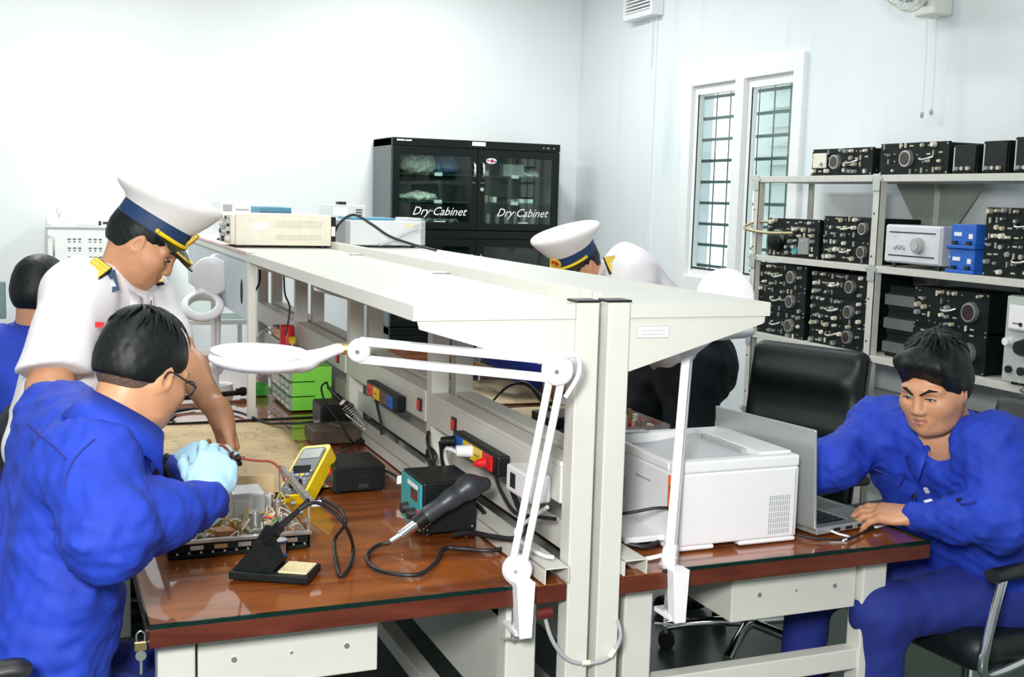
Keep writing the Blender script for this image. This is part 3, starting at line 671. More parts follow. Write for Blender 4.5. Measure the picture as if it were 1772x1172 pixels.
    MB().tube([wrL+d*.0+e for e in [(basis(d)[0]*math.cos(a)+basis(d)[1]*math.sin(a))*.052 for a in [2*math.pi*i/12 for i in range(12)]]], .008, 6, 2, True).build('watch_strap', RUBBER, t)
    # badge cord and padlock key on the belt
    MB().tube([neck+Vector((.10, -.02, -.06)), Vector((.20, 2.40, 1.0)), Vector((.2, 2.42, .93))], .006, 6, 5).build('lanyard', RUBBER, t)
    return t
person1()

# ---- standing officer in white, leaning over from the left
def epaulette(par, p, along, upn, L=.10, Wd=.05, stars=2):
    z = Vector(upn).normalized(); y = (Vector(along)-z*Vector(along).dot(z)).normalized(); x = y.cross(z); M = FR(p, x, y, z)
    e = MB().prism([(-Wd/2, -L/2), (Wd/2, -L/2), (Wd/2*.8, L/2-.015), (0, L/2), (-Wd/2*.8, L/2-.015)], 0, .007, M).build('epaulette', GOLD, par)
    for i in range(stars):
        st = [(.010*(1 if k % 2 == 0 else .45)*math.sin(math.pi*k/5), .010*(1 if k % 2 == 0 else .45)*math.cos(math.pi*k/5)-.012+i*.03) for k in range(10)]
        MB().prism(st, .007, .0095, M).build('star', mat('silver_star', (.9, .88, .75), .3, .5), e)
    MB().box(-Wd/2-.002, -L/2-.003, -.002, Wd/2+.002, L/2-.012, .004, M).build('edge', NAVY, e)
    for q in (-.006, .006): MB().box(-Wd/2, -L/2+.012+q, .0068, Wd/2, -L/2+.015+q, .0082, M).build('bar', mat('gold_bar', (.7, .45, .05), .4), e)
    return e
def person2():
    t = thing('person', 'standing officer in white short-sleeved shirt leaning over the left bench', 'person', (.02, 3.5, 0))
    hd = Vector(atd(250, 418, 3.25)); M = frame(hd, (.79, -.20, -.62), (.58, -.1, .81)); s = .95
    neck = Vector(atd(206, 492, 3.27)); shR = Vector(atd(135, 505, 3.12)); shL = Vector(atd(248, 520, 3.48)); hip = Vector((.05, 3.5, .90))
    elR = Vector(atd(84, 672, 3.02)); wrR = Vector((.20, 3.12, .90)); elL = Vector(atd(300, 600, 3.40)); wrL = Vector(atd(383, 722, 3.24))
    f = Vector((.74, -.67, 0))
    S = head_sdf(M, neck+Vector((-.02, .02, -.03)), s); hs = S.mesh()
    A = Sdf(.0048); A.chain([shL, elL], [.055, .05], k=.03); A.chain([elL, lerp(elL, wrL, .35), wrL], [.05, .050, .031], k=.03)
    fd = Vector((.22, -.1, -.95)); bk = Vector((.75, .35, .25))
    hand_prims(A, wrL, fd, bk, 1, per=[(55, 60, 40), (62, 72, 45), (66, 75, 45), (68, 75, 45)], tcurl=30, fat=1.05, s=1.08); A.cap(wrL-fd*.03, wrL+fd*.02, .031, .03, k=.02)
    B = Sdf(.006); B.chain([shR, elR], [.055, .053], k=.03); B.chain([elR, lerp(elR, wrR, .3), wrR], [.051, .048, .03], k=.03)
    hand_prims(B, wrR, (.8, .1, -.6), (.3, -.2, .9), -1, fat=1.05)
    link('body', raw_mesh('body', [hs, A.mesh(), B.mesh(), core(shR, shL, neck, hip)], [SKIN, LIP], lips_slot(M, s)), t)
    head_bits(t, M, s, open_=.45)
    J = torso_cloth(.008, shR, shL, neck, hip, f, (.078, .165, .165), .74)
    J.chain([shR, lerp(shR, elR, .3)], [.086, .082], k=.04); J.chain([shL, lerp(shL, elL, .85)], [.08, .075], k=.04)
    fo = folds(.008, 13, 15, (1, 1, .6)); K = Sdf(.008); dd = (elR-shR).normalized(); K.cap(shR, elR+dd*.1, .084, .098, k=.02); K.plane(lerp(shR, elR, .86), dd+Vector((.25, 0, .1)), .006)
    d = (elR-shR).normalized(); J.plane(lerp(shR, elR, .84)+d*.0, d, .004) if False else None
    sh = link('shirt', raw_mesh('shirt', [J.mesh(warp=fo), K.mesh(warp=fo)], SHIRT), t)
    cf = frame(neck+Vector((.0, .0, -.03)), (.75, -.45, -.45), (.5, -.2, .85))
    collar(t, cf, SHIRT, .05, .078, .082, 25)
    # dark collar tab with a pale emblem, gold epaulettes, red tag
    ct = Vector(atd(194, 489, 3.11)); zt = Vector((-.05, -.97, .2)).normalized(); xt = Vector((.97, -.05, .12)); xt = (xt-zt*xt.dot(zt)).normalized(); T = FR(ct, xt, zt.cross(xt), zt)
    tb = MB().prism([(-.015, -.03), (.017, -.022), (.012, .034), (-.018, .024)], 0, .006, T).build('collar_tab', CAPB, t)
    for q in (-1, 0, 1): MB().prism([(-.003+q*.006, -.012), (.003+q*.006, -.012), (.0025, .008), (-.0025, .008)], .006, .008, T).build('emblem', PAPER, tb)
    epaulette(t, Vector(atd(153, 479, 3.075)), shR-neck, Vector((-.2, -.75, .62)), .11, .055)
    epaulette(t, Vector(atd(262, 487, 3.38)), Vector((.3, .3, -.15)), (.2, -.4, .9), .08, .045, 0)
    MB().cb(0, 0, 0, .022, .006, .014, M=FR(Vector(atd(172, 562, 3.02)), (1, 0, 0), (0, 1, 0), (0, 0, 1))).build('name_tag', RED, t)
    link('hair', raw_mesh('hair', [hair_cap(M, s, -.048, .06, .007, 6, .0045, amp=.002)], HAIR), t)
    legs(t, hip, (.06, 3.62, .48), (.0, 3.38, .48), (.02, 3.65, 0), (-.06, 3.35, 0), (.67, .74, 0), NAVY)
    peaked_cap('white peaked cap worn by the officer bending over the left bench', M @ Matrix.Translation((0, -.006, .012)) @ rotm(R_(4), 0, 0), .93)
person2()

# ---- person in blue at the far left, seated with back to us
def person3():
    t = thing('person', 'person in blue sitting at the far left behind the white-shirted officer', 'person', (-.15, 4.5, 0))
    hd = Vector(atd(73, 508, 4.2)); M = frame(hd, (.62, .72, -.25), (.15, .15, 1)); s = 1.06
    neck = Vector(atd(60, 575, 4.2)); shR = Vector(atd(0, 612, 4.05)); shL = neck+Vector((.04, .2, -.06)); hip = Vector((-.2, 4.5, .56))
    body = [head_sdf(M, neck+Vector((-.01, 0, -.03)), s, .005).mesh(), core(shR, shL, neck, hip)]
    elR = Vector((-.06, 4.25, .82)); wrR = Vector((.16, 4.45, .82)); elL = Vector((.0, 4.85, .85)); wrL = Vector((.22, 4.7, .82))
    for W, e, th in ((wrR, elR, -1), (wrL, elL, 1)):
        H = Sdf(.006); H.cap(e, W, .04, .03); hand_prims(H, W, (W-e), (0, 0, 1), th); body.append(H.mesh())
    link('body', raw_mesh('body', body, SKIN), t); head_bits(t, M, s)
    J = torso_cloth(.010, shR, shL, neck, hip, (1, 0, 0)); J.chain([shR, elR, wrR], [.085, .07, .05], k=.04); J.chain([shL, elL, wrL], [.08, .066, .05], k=.04)
    link('jacket', raw_mesh('jacket', [J.mesh(warp=folds(.012, 15, 25))], BLUE), t)
    collar(t, frame(neck+Vector((0, 0, -.03)), (.8, .5, -.3), (.2, .1, 1)), BLUE, .06, .075, .08)
    link('hair', raw_mesh('hair', [hair_cap(M, s, -.06, .06, .011, 33, .006, amp=.002)], HAIR), t)
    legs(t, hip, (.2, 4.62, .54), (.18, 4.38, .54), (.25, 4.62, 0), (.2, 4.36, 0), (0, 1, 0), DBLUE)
person3()

# ---- officer leaning over the right bench
def person4():
    t = thing('person', 'officer in white shirt and black trousers bending over the right bench', 'person', (2.38, 4.0, 0))
    hd = Vector(atd(998, 460, 4.6)); M = frame(hd, (-.80, -.42, -.46), (-.45, -.1, .88)); s = .98
    neck = Vector(atd(1056, 472, 4.62)); shL = Vector(atd(1092, 482, 4.45)); shR = Vector(atd(1085, 462, 4.86)); hip = Vector(atd(1185, 612, 4.66))
    elR = Vector(atd(1000, 545, 4.92)); wrR = Vector(atd(962, 630, 4.88)); elL = Vector(atd(1062, 575, 4.38)); wrL = Vector(atd(1040, 680, 4.36))
    body = [head_sdf(M, neck+Vector((.02, 0, -.03)), s, .0045).mesh(), core(shR, shL, neck, hip)]
    for sh_, e, W, th, fd in ((shR, elR, wrR, -1, (-.35, -.1, -.8)), (shL, elL, wrL, 1, (-.5, .2, -.6))):
        H = Sdf(.0055); H.chain([sh_, e, W], [.05, .046, .031], k=.03); hand_prims(H, W, fd, (-.6, -.3, .7), th, curl=(30, 30, 20)); body.append(H.mesh())
    link('body', raw_mesh('body', body, SKIN), t); head_bits(t, M, s)
    J = torso_cloth(.009, shR, shL, neck, hip, (-1, 0, 0), (.088, .165, .175), .8); J.chain([shR, lerp(shR, elR, .8)], [.092, .082], k=.04); J.chain([shL, lerp(shL, elL, .8)], [.09, .082], k=.04); J.cap(hip+Vector((-.10, -.09, .06)), hip+Vector((-.10, .1, .06)), .11, k=.06)
    link('shirt', raw_mesh('shirt', [J.mesh(warp=folds(.009, 14, 41))], SHIRT), t)
    collar(t, frame(neck+Vector((.01, 0, -.02)), (-.8, -.1, -.5), (-.5, 0, .85)), SHIRT, .05, .075, .08)
    epaulette(t, Vector(atd(1060, 462, 4.42)), shL-neck, Vector((-.1, -.8, .6)), .085, .045, 1)
    link('hair', raw_mesh('hair', [hair_cap(M, s, -.055, .055, .008, 44, .006)], HAIR), t)
    S = Sdf(.012); S.cap(hip+Vector((0, -.07, -.05)), hip+Vector((0, .08, -.05)), .155, .155, k=.06); S.ell(hip+Vector((.07, 0, -.05)), (.15, .19, .16), k=.05)
    for p in ([hip+Vector((-.03, -.10, -.02)), Vector((2.34, 3.84, .5)), Vector((2.40, 3.82, .09))], [hip+Vector((-.05, .1, -.02)), Vector((2.22, 4.15, .5)), Vector((2.30, 4.18, .09))]): S.chain(p, [.13, .08, .065], k=.06)
    link('trousers', raw_mesh('trousers', [S.mesh(warp=folds(.010, 14, 48))], NAVY), t)
    shoe(t, (2.40, 3.82, 0), (-1, 0, 0)); shoe(t, (2.30, 4.18, 0), (-1, 0, 0))
    d = Vector((-.85, 0, -.2)); B = MB().tube([hip+Vector((.165*math.cos(a), .2*math.sin(a), .085+.05*math.cos(a))) for a in [2*math.pi*i/18 for i in range(18)]], .016, 6, 1, True, flat=.5).build('belt', RUBBER, t)
    peaked_cap('white peaked cap worn by the officer bending over the right bench', M @ Matrix.Translation((0, -.006, .010)) @ rotm(R_(-2), 0, 0), .94)
person4()

# ---- person in blue at the laptop
def person5():
    t = thing('person', 'person in blue work jacket with thick black hair using the laptop', 'person', (2.45, 2.45, 0))
    hd = Vector(atd(1618, 668, 3.02)); M = frame(hd, (-.95, -.36, -.30), (-.22, -.06, .96)); s = .95
    neck = Vector(atd(1652, 762, 3.10)); shL = Vector(atd(1728, 775, 2.96)); shR = Vector(atd(1520, 742, 3.28)); hip = Vector(atd(1700, 1010, 3.25))
    elL = Vector(atd(1728, 900, 2.90)); wrL = Vector(atd(1582, 893, 3.02)); elR = Vector(atd(1448, 800, 3.16)); wrR = Vector(atd(1370, 845, 3.20))
    A = Sdf(.004); A.chain([elL, wrL], [.045, .03], k=.02)
    fd = (Vector(atd(1480, 884, 3.10))-wrL).normalized()
    hand_prims(A, wrL, fd, (-.15, -.3, .93), 1, per=[(10, 18, 12), (12, 22, 14), (16, 24, 16), (20, 26, 18)], tcurl=20, spread=7, fat=1.02, s=1.05)
    B = Sdf(.005); B.chain([elR, wrR], [.042, .03], k=.02); hand_prims(B, wrR, (wrR-elR), (0, 0, 1), -1)
    link('body', raw_mesh('body', [head_sdf(M, neck+Vector((.02, 0, -.03)), s, .0030, .92).mesh(), A.mesh(), B.mesh(), core(shR, shL, neck, hip)], [SKIN, LIP], lips_slot(M, s)), t)
    head_bits(t, M, s, open_=.62, browtilt=1.3)
    J = torso_cloth(.0075, shR, shL, neck, hip, (-1, 0, 0), (.082, .165, .17), .74, False)
    J.chain([shL, elL, lerp(elL, wrL, .45), wrL+(elL-wrL).normalized()*.01], [.086, .080, .062, .046], k=.04); J.chain([shR, elR, wrR], [.082, .072, .05], k=.04)
    J.cap(neck+Vector((-.03, -.012, .13)), neck+Vector((-.12, -.06, -.075)), .078, .026, k=.012, op=-1)
    fo = folds(.012, 14, 57, (1, 1, .6)); f2 = folds(.007, 38, 58)
    jk = link('jacket', raw_mesh('jacket', [J.mesh(warp=lambda x, y, z: fo(x, y, z)+f2(x, y, z))], BLUE), t)
    fr = Vector((-.80, -.5, 0)).normalized()
    collar(t, frame(neck+Vector((-.005, 0, -.005)), (-.85, -.45, -.42), (-.34, -.14, .93)), BLUE, .05, .08, .088, 20, flare=1.55)
    # placket, buttons, pocket flaps with white tags
    side = (shL-shR).normalized(); mid = (shL+shR)/2; axis = (hip-mid).normalized(); out = side.cross(axis).normalized()
    if out.dot(fr) < 0: out = -out
    return t, jk, mid, axis, side, out
p5 = person5()
for (px, py) in ((1595, 806), (1582, 859), (1660, 866)):
    q, n = ray_hit(p5[1], px, py)
    if q: MB().cyl(q-n*.002, q+n*.004, .0075, n=12).build('button', RUBBER, p5[0])
for name, L, m_, r_ in (('pocket_flap_edge', [(1512, 812), (1540, 826), (1556, 842), (1566, 820)], DBLUE, .003), ('pocket_flap_edge', [(1600, 838), (1640, 852), (1662, 872), (1690, 868)], DBLUE, .003), ('placket_edge', [(1605, 775), (1598, 810), (1586, 850), (1578, 890)], DBLUE, .0025)):
    pts = [ray_hit(p5[1], *q)[0] for q in L]; pts = [q for q in pts if q]
    if len(pts) > 1: MB().tube(pts, r_, 6, 5).build(name, m_, p5[0])
for (px, py) in ((1604, 848), (1606, 868)):
    q, n = ray_hit(p5[1], px, py)
    if q: b1, b2, _ = basis(n); MB().prism([(-.006, -.008), (.005, -.011), (.007, .007), (-.004, .011)], 0, .004, FR(q, b1, b2, n)).build('white_tag', PAPER, p5[0])
t5 = p5[0]; hd = Vector(atd(1618, 668, 3.02)); M5 = frame(hd, (-.95, -.36, -.30), (-.22, -.06, .96))
link('hair', raw_mesh('hair', [hair_cap(M5, .95, -.042, .022, .015, 51, .0042, quiff=1, amp=.003)], HAIR), t5)
hair_locks(t5, M5, .97, 260, 52, (.0, -.035, .11), .135, .022, .008, fwd=.012)
hip5 = Vector(atd(1700, 1010, 3.25))
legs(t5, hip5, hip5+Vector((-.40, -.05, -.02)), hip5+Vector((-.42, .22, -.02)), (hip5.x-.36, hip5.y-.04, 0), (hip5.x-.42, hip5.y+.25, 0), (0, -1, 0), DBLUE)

# ---- person in blue seated at the far right bench, seen under the shelf
def person6():
    t = thing('person', 'person in blue with light blue gloves glimpsed beneath the bench shelf', 'person', (2.5, 5.2, 0))
    shL = Vector((2.14, 4.98, 1.04)); shR = Vector((2.18, 5.38, 1.04)); neck = Vector((2.10, 5.18, 1.09)); hip = Vector((2.42, 5.2, .56)); hd = Vector((1.98, 5.16, 1.12))
    M = frame(hd, (-.75, -.1, -.65), (-.6, 0, .8))
    elL = Vector(atd(925, 640, 5.0)); wrL = Vector(atd(856, 612, 5.15)); elR = Vector((1.98, 5.5, .88)); wrR = Vector(atd(850, 585, 5.4))
    body = [head_sdf(M, neck, 1, .006).mesh(), core(shR, shL, neck, hip, [(shR, elR, wrR), (shL, elL, wrL)])]
    link('body', raw_mesh('body', body, SKIN), t); head_bits(t, M)
    J = torso_cloth(.010, shR, shL, neck, hip, (-1, 0, 0)); J.chain([shL, elL, wrL], [.09, .08, .055], k=.04); J.chain([shR, elR, wrR], [.085, .07, .05], k=.04)
    link('jacket', raw_mesh('jacket', [J.mesh(warp=folds(.013, 16, 65))], BLUE), t)
    link('hair', raw_mesh('hair', [hair_cap(M, 1, -.05, .05, .011, 66, .007)], HAIR), t)
    for W, e, th in ((wrL, elL, 1), (wrR, elR, -1)):
        S = Sdf(.005); d = (Vector(W)-Vector(e)).normalized(); hand_prims(S, Vector(W), d, (-.1, -.4, .9), th, fat=1.1); S.cap(W, Vector(W)-d*.03, .034, .034)
        link('glove', raw_mesh('glove', [S.mesh()], GLOVB), t)
    legs(t, hip, (2.02, 5.1, .54), (2.02, 5.32, .54), (2.0, 5.1, 0), (2.0, 5.32, 0), (0, -1, 0), DBLUE)
person6()
# ================================================================ LEFT BENCH: THINGS
Z = TZ+.0005
# ---- schematic sheets: aged tan paper with fine print
SHEET = bpy.data.materials.new('aged_printed_paper'); SHEET.use_nodes = True
def sheet_mat(m, base, ink, seed):
    nt = m.node_tree; b = nt.nodes['Principled BSDF']; L = nt.links; tc = nt.nodes.new('ShaderNodeTexCoord')
    n1 = nt.nodes.new('ShaderNodeTexNoise'); n1.inputs['Scale'].default_value = 6; n1.inputs['Detail'].default_value = 6; L.new(tc.outputs['Object'], n1.inputs['Vector'])
    r1 = nt.nodes.new('ShaderNodeValToRGB'); r1.color_ramp.elements[0].color = (*[c*.72 for c in base], 1); r1.color_ramp.elements[1].color = (*base, 1); r1.color_ramp.elements[0].position = .35; r1.color_ramp.elements[1].position = .6
    L.new(n1.outputs['Fac'], r1.inputs['Fac'])
    vo = nt.nodes.new('ShaderNodeTexVoronoi'); vo.feature = 'DISTANCE_TO_EDGE'; vo.inputs['Scale'].default_value = 26; mp = nt.nodes.new('ShaderNodeMapping'); mp.inputs['Scale'].default_value = (1, 1.5, 1); mp.inputs['Location'].default_value = (seed, 0, 0)
    L.new(tc.outputs['Object'], mp.inputs['Vector']); L.new(mp.outputs['Vector'], vo.inputs['Vector'])
    n2 = nt.nodes.new('ShaderNodeTexNoise'); n2.inputs['Scale'].default_value = 9; L.new(tc.outputs['Object'], n2.inputs['Vector'])
    c1 = nt.nodes.new('ShaderNodeMath'); c1.operation = 'LESS_THAN'; c1.inputs[1].default_value = .035; L.new(vo.outputs['Distance'], c1.inputs[0])
    c2 = nt.nodes.new('ShaderNodeMath'); c2.operation = 'GREATER_THAN'; c2.inputs[1].default_value = .52; L.new(n2.outputs['Fac'], c2.inputs[0])
    c3 = nt.nodes.new('ShaderNodeMath'); c3.operation = 'MULTIPLY'; L.new(c1.outputs[0], c3.inputs[0]); L.new(c2.outputs[0], c3.inputs[1])
    c4 = nt.nodes.new('ShaderNodeMath'); c4.operation = 'MULTIPLY'; c4.inputs[1].default_value = .7; L.new(c3.outputs[0], c4.inputs[0])
    mx = nt.nodes.new('ShaderNodeMix'); mx.data_type = 'RGBA'; L.new(c4.outputs[0], mx.inputs['Factor']); L.new(r1.outputs['Color'], mx.inputs['A']); mx.inputs['B'].default_value = (*ink, 1)
    L.new(mx.outputs['Result'], b.inputs['Base Color']); b.inputs['Roughness'].default_value = .7
sheet_mat(SHEET, (.70, .53, .29), (.16, .11, .06), 0)
SHEET2 = bpy.data.materials.new('aged_folded_paper'); SHEET2.use_nodes = True; sheet_mat(SHEET2, (.74, .58, .34), (.35, .26, .14), 3)
def paper(name, label, x0, y0, x1, y1, z, m, rz=0, n=14, amp=.004, seed=1, group=None, cat='paper'):
    r = np.random.RandomState(seed); ph = r.uniform(0, 6, 6); mb = MB(Matrix.Translation(((x0+x1)/2, (y0+y1)/2, z)) @ rotm(0, 0, rz)); w_, h_ = (x1-x0)/2, (y1-y0)/2; vs = []
    for i in range(n+1):
        for j in range(n+1):
            u, v = -1+2*i/n, -1+2*j/n
            vs.append((u*w_, v*h_, .0015+amp*(.5+.5*math.sin(3*u+ph[0]+2*math.sin(2*v+ph[1])))*(.4+.6*abs(math.sin(2.2*v+ph[2])))))
    fs = [(i*(n+1)+j, (i+1)*(n+1)+j, (i+1)*(n+1)+j+1, i*(n+1)+j+1) for i in range(n) for j in range(n)]
    o = mb.add(vs, fs, True).build(name, m); md = o.modifiers.new('s', 'SOLIDIFY'); md.thickness = .001
    return tag(o, label, cat, group)
paper('schematic_sheet', 'large tan printed schematic sheet spread on the left bench', .225, 3.52, .80, 4.26, Z, SHEET, R_(-3), seed=2)
paper('schematic_sheet', 'smaller tan sheet overlapping the schematic near the multimeter', .50, 3.20, .82, 3.62, Z+.006, SHEET, R_(8), seed=5)
paper('schematic_sheet', 'pale tan folded sheet on the right bench under the officer', 1.52, 3.98, 2.03, 4.29, Z, SHEET2, R_(3), seed=7)
paper('schematic_sheet', 'creased tan sheet on the far right bench before the gloved person', 1.50, 4.40, 2.04, 5.0, Z, SHEET2, R_(-3), seed=8)
# ---- open radio chassis
def chassis():
    t = thing('radio_chassis', 'opened radio chassis full of valves, cans and wiring', 'radio', (.42, 2.87, Z))
    x0, x1, y0, y1, z0 = .262, .592, 2.69, 3.06, Z; h = .118; th = .004
    MB().box(x0, y0, z0+.01, x1, y1, z0+.014).build('base_plate', STEEL, t)
    MB().box(x0, y0, z0, x1, y0+th, z0+.038).build('front_frame', DKGREEN, t); MB().box(x0, y1-th, z0, x1, y1, z0+.045).build('rear_panel', DKGREEN, t, .001); MB().box(x0+.12, y1-.02, z0+.014, x1-.02, y1-.008, z0+.10).build('rear_board', mat('tan_board', (.6, .45, .25), .6), t)
    MB().box(x0, y0+th, z0, x0+th, y1-th, z0+.07).build('end_frame', DKGREEN, t)
    MB().box(x0-.004, y0-.006, z0+.034, x1+.004, y0+.008, z0+.042).build('front_rail', STEEL, t, .001)
    sd = MB(FR((x1-th, 0, 0), (0, 1, 0), (0, 0, 1), (1, 0, 0)))
    sd.prism([(y0, z0), (y0+.016, z0), (y0+.016, z0+h), (y0, z0+h)], 0, th).prism([(y1-.016, z0), (y1, z0), (y1, z0+h), (y1-.016, z0+h)], 0, th).prism([(y0, z0+h-.014), (y1, z0+h-.014), (y1, z0+h), (y0, z0+h)], 0, .014).prism([(y0, z0), (y1, z0), (y1, z0+.03), (y0, z0+.03)], 0, th)
    sd.build('side_frame', mat('worn_alloy', (.45, .45, .42), .4, .6, var=.35, scale=40), t)
    MB().tube([(x1-.004, y0-.004, z0+h), (x1-.085, y0-.004, z0+.045)], .006, 8, 1).build('brace', DKGREEN, t)
    MB().box(x0, y0+.004, z0+.08, x0+.008, y1, z0+.088).build('top_rail', DKGREEN, t)
    for i in range(12): MB().cyl((x0+.02+i*.027, y0-.001, z0+.012), (x0+.02+i*.027, y0-.005, z0+.012), .003, n=8).build('screw', STEEL, t)
    for i in range(5): MB().box(x0+.05+i*.055, y0-.002, z0+.018, x0+.08+i*.055, y0+.0005, z0+.028).build('slot', BRASS if i % 2 else STEEL, t)
    ALU = mat('white_alloy', (.72, .73, .75), .35, .3, var=.05); zb = z0+.014
    b = MB().box(.432, 2.84, zb, .512, 2.93, zb+.092).build('shield_box', ALU, t, .004); MB().box(.437, 2.8385, zb+.03, .478, 2.841, zb+.075).build('shield_lid', WHITE, b, .001); MB().box(.483, 2.837, zb, .51, 2.841, zb+.085).build('shield_slot', GREY, b)
    for (cx, cy, r, hh, m) in ((.475, 2.765, .016, .062, STEEL), (.425, 2.75, .014, .05, BRASS), (.34, 2.76, .013, .052, BRASS), (.385, 2.80, .017, .044, BRASS), (.30, 2.80, .014, .05, STEEL), (.29, 2.90, .016, .056, BRASS), (.33, 2.95, .015, .045, STEEL), (.545, 2.80, .011, .04, STEEL), (.555, 2.90, .012, .05, STEEL), (.54, 2.98, .014, .05, WHITE)):
        c = MB().cyl((cx, cy, zb), (cx, cy, zb+hh), r, n=18).build('can', m, t, .001); MB().cyl((cx, cy, zb+hh-.001), (cx, cy, zb+hh+.004), r*.55, n=14).build('can_top', STEEL, c)
    MB().box(.375, 2.715, zb, .42, 2.755, zb+.036).build('transformer', mat('copper_brown', (.5, .2, .08), .5, var=.1), t, .002)
    MB().box(.31, 2.86, zb, .40, 2.90, zb+.02).build('terminal_strip', mat('tan_board', (.6, .45, .25), .6), t, .001)
    cols = [(.8, .7, .5), (.85, .8, .7), (.8, .1, .05), (.9, .6, .05), (.75, .72, .6), (.05, .3, .1), (.6, .5, .3)]
    rr = random.Random(3)
    for i in range(120):
        c = cols[rr.choice([0, 1, 1, 4, 4, 6, 2, 3, 5])]; m = mat('wire_%d%d%d' % tuple(int(q*99) for q in c), c, .5)
        x, y = rr.uniform(.28, .575), rr.uniform(2.71, 3.04); pts = [Vector((x, y, zb+.006))]
        for k in range(3): pts.append(pts[-1]+Vector((rr.uniform(-.03, .03), rr.uniform(-.03, .03), rr.uniform(-.006, .022))))
        pts.append(pts[-1]+Vector((rr.uniform(-.02, .02), rr.uniform(-.02, .02), -.02)))
        for p in pts: p.x = min(max(p.x, .272), .582); p.y = min(max(p.y, 2.70), 3.05); p.z = max(zb+.003, p.z)
        MB().tube(pts, rr.choice([.0013, .0016, .0022]), 6, 4).build('wire', m, t)
    for i in range(95):
        x, y = rr.uniform(.275, .58), rr.uniform(2.72, 3.04); a = rr.uniform(0, 3.1); r = rr.uniform(.003, .006); L = rr.uniform(.008, .018); z = zb+r+rr.uniform(0, .025)
        m = [mat('tan_board', (.6, .45, .25), .6), STEEL, mat('ceramic', (.8, .76, .66), .5), BRASS, mat('ceramic', (.8, .76, .66), .5), mat('resistor_brown', (.25, .10, .04), .5), STEEL][i % 7]
        MB().cyl((x-L*math.cos(a), y-L*math.sin(a), z), (x+L*math.cos(a), y+L*math.sin(a), z), r, n=10).build('component', m, t)
    for y in (2.75, 2.83, 2.92, 3.0): MB().cyl((x1, y, z0+.05), (x1+.012, y, z0+.05), .007, n=12).build('connector', STEEL, t)
    MB().cyl((x1+.004, y0+.004, z0+h-.012), (x1+.028, y0+.004, z0+h-.012), .008, n=12).build('corner_post', WHITE, t)
    return t
chassis()
# probe leads held over the chassis
RLEAD = mat('red_lead', (.85, .22, .16), .4)
ld = thing('test_lead', 'red test lead running from the gloved hands to the multimeter', 'cable', (.45, 2.75, Z))
pt = [(367, 795, 2.5), (372, 772, 2.55), (388, 773, 2.62), (405, 790, 2.7), (440, 797, 2.85), (470, 800, 3.0), (486, 815, 3.08), (492, 832, 3.15)]
MB().tube([atd(*p) for p in pt], .0035, 8, 6).build('cable', RLEAD, ld); MB().tube([atd(367, 800, 2.5), atd(374, 775, 2.54)], .006, 8, 1).build('probe', RLEAD, ld)
ld = thing('test_lead', 'black test lead held by the bare hand over the chassis', 'cable', (.47, 2.8, Z))
MB().tube([atd(388, 792, 2.55), atd(398, 786, 2.65), atd(410, 792, 2.8), atd(422, 792, 3.0)], .003, 8, 5).build('cable', RUBBER, ld); MB().tube([atd(398, 800, 2.62), atd(412, 788, 2.7)], .004, 8, 1).build('probe', RUBBER, ld)
# ---- multimeter
def meter():
    t = thing('multimeter', 'yellow handheld multimeter propped up beside the chassis', 'multimeter', (.68, 3.2, Z))
    o = atd(508, 856, 3.22); axis = (Vector(atd(548, 782, 3.36))-Vector(o)).normalized(); n = Vector((-.62, -.55, .5)); n = (n-axis*n.dot(axis)).normalized(); x = axis.cross(n).normalized()
    o = Vector(o); o.z = max(o.z, Z+.032); M = FR(o, x, axis, n); L = .215; W = .098
    def rrect(w, y0, y1, r): 
        p = []
        for cx, cy, a in ((w/2-r, y1-r, 0), (-w/2+r, y1-r, 90), (-w/2+r, y0+r, 180), (w/2-r, y0+r, 270)):
            for k in range(5): q = R_(a+k*22.5); p.append((cx+r*math.cos(q), cy+r*math.sin(q)))
        return p
    MB().prism(rrect(W, -.03, L-.03, .016), -.045, 0, M).build('case', YELLOW, t, .006, 3)
    f = MB().prism(rrect(W-.02, -.022, L-.045, .01), -.004, .004, M).build('face_panel', mat('meter_face', (.06, .075, .085), .4), t, .002)
    MB().prism(rrect(W-.032, L-.092, L-.052, .004), .004, .0052, M).build('display', mat('lcd', (.30, .34, .32), .2), f); MB().prism(rrect(W-.034, .065, .07, .001), .004, .0052, M).build('print', PAPER, f)
    MB().cyl(M @ Vector((0, .018, .004)), M @ Vector((0, .018, .016)), .02, .017, n=20).build('dial', RUBBER, f, .001)
    for i in range(4): MB().prism(rrect(.012, .048, .055, .002), .004, .007, M @ Matrix.Translation((-.024+i*.016, 0, 0))).build('button', YELLOW if i == 2 else GREY, f)
    for i in range(9): a = R_(-60+i*37); MB().prism(rrect(.004, -.0018, .0018, .0008), .004, .005, M @ Matrix.Translation((.028*math.sin(a), .018+.026*math.cos(a), 0))).build('mark', PAPER, f)
    st = [M @ Vector((-.02, .09, -.045)), M @ Vector((-.02, .02, -.10))]
    MB().prism([(-.028, .10), (.028, .10), (.02, -.01), (-.02, -.01)], -.004, 0, M @ Matrix.Translation((0, 0, -.045)) @ rotm(R_(38), 0, 0)).build('stand', RUBBER, t)
    return t
meter()
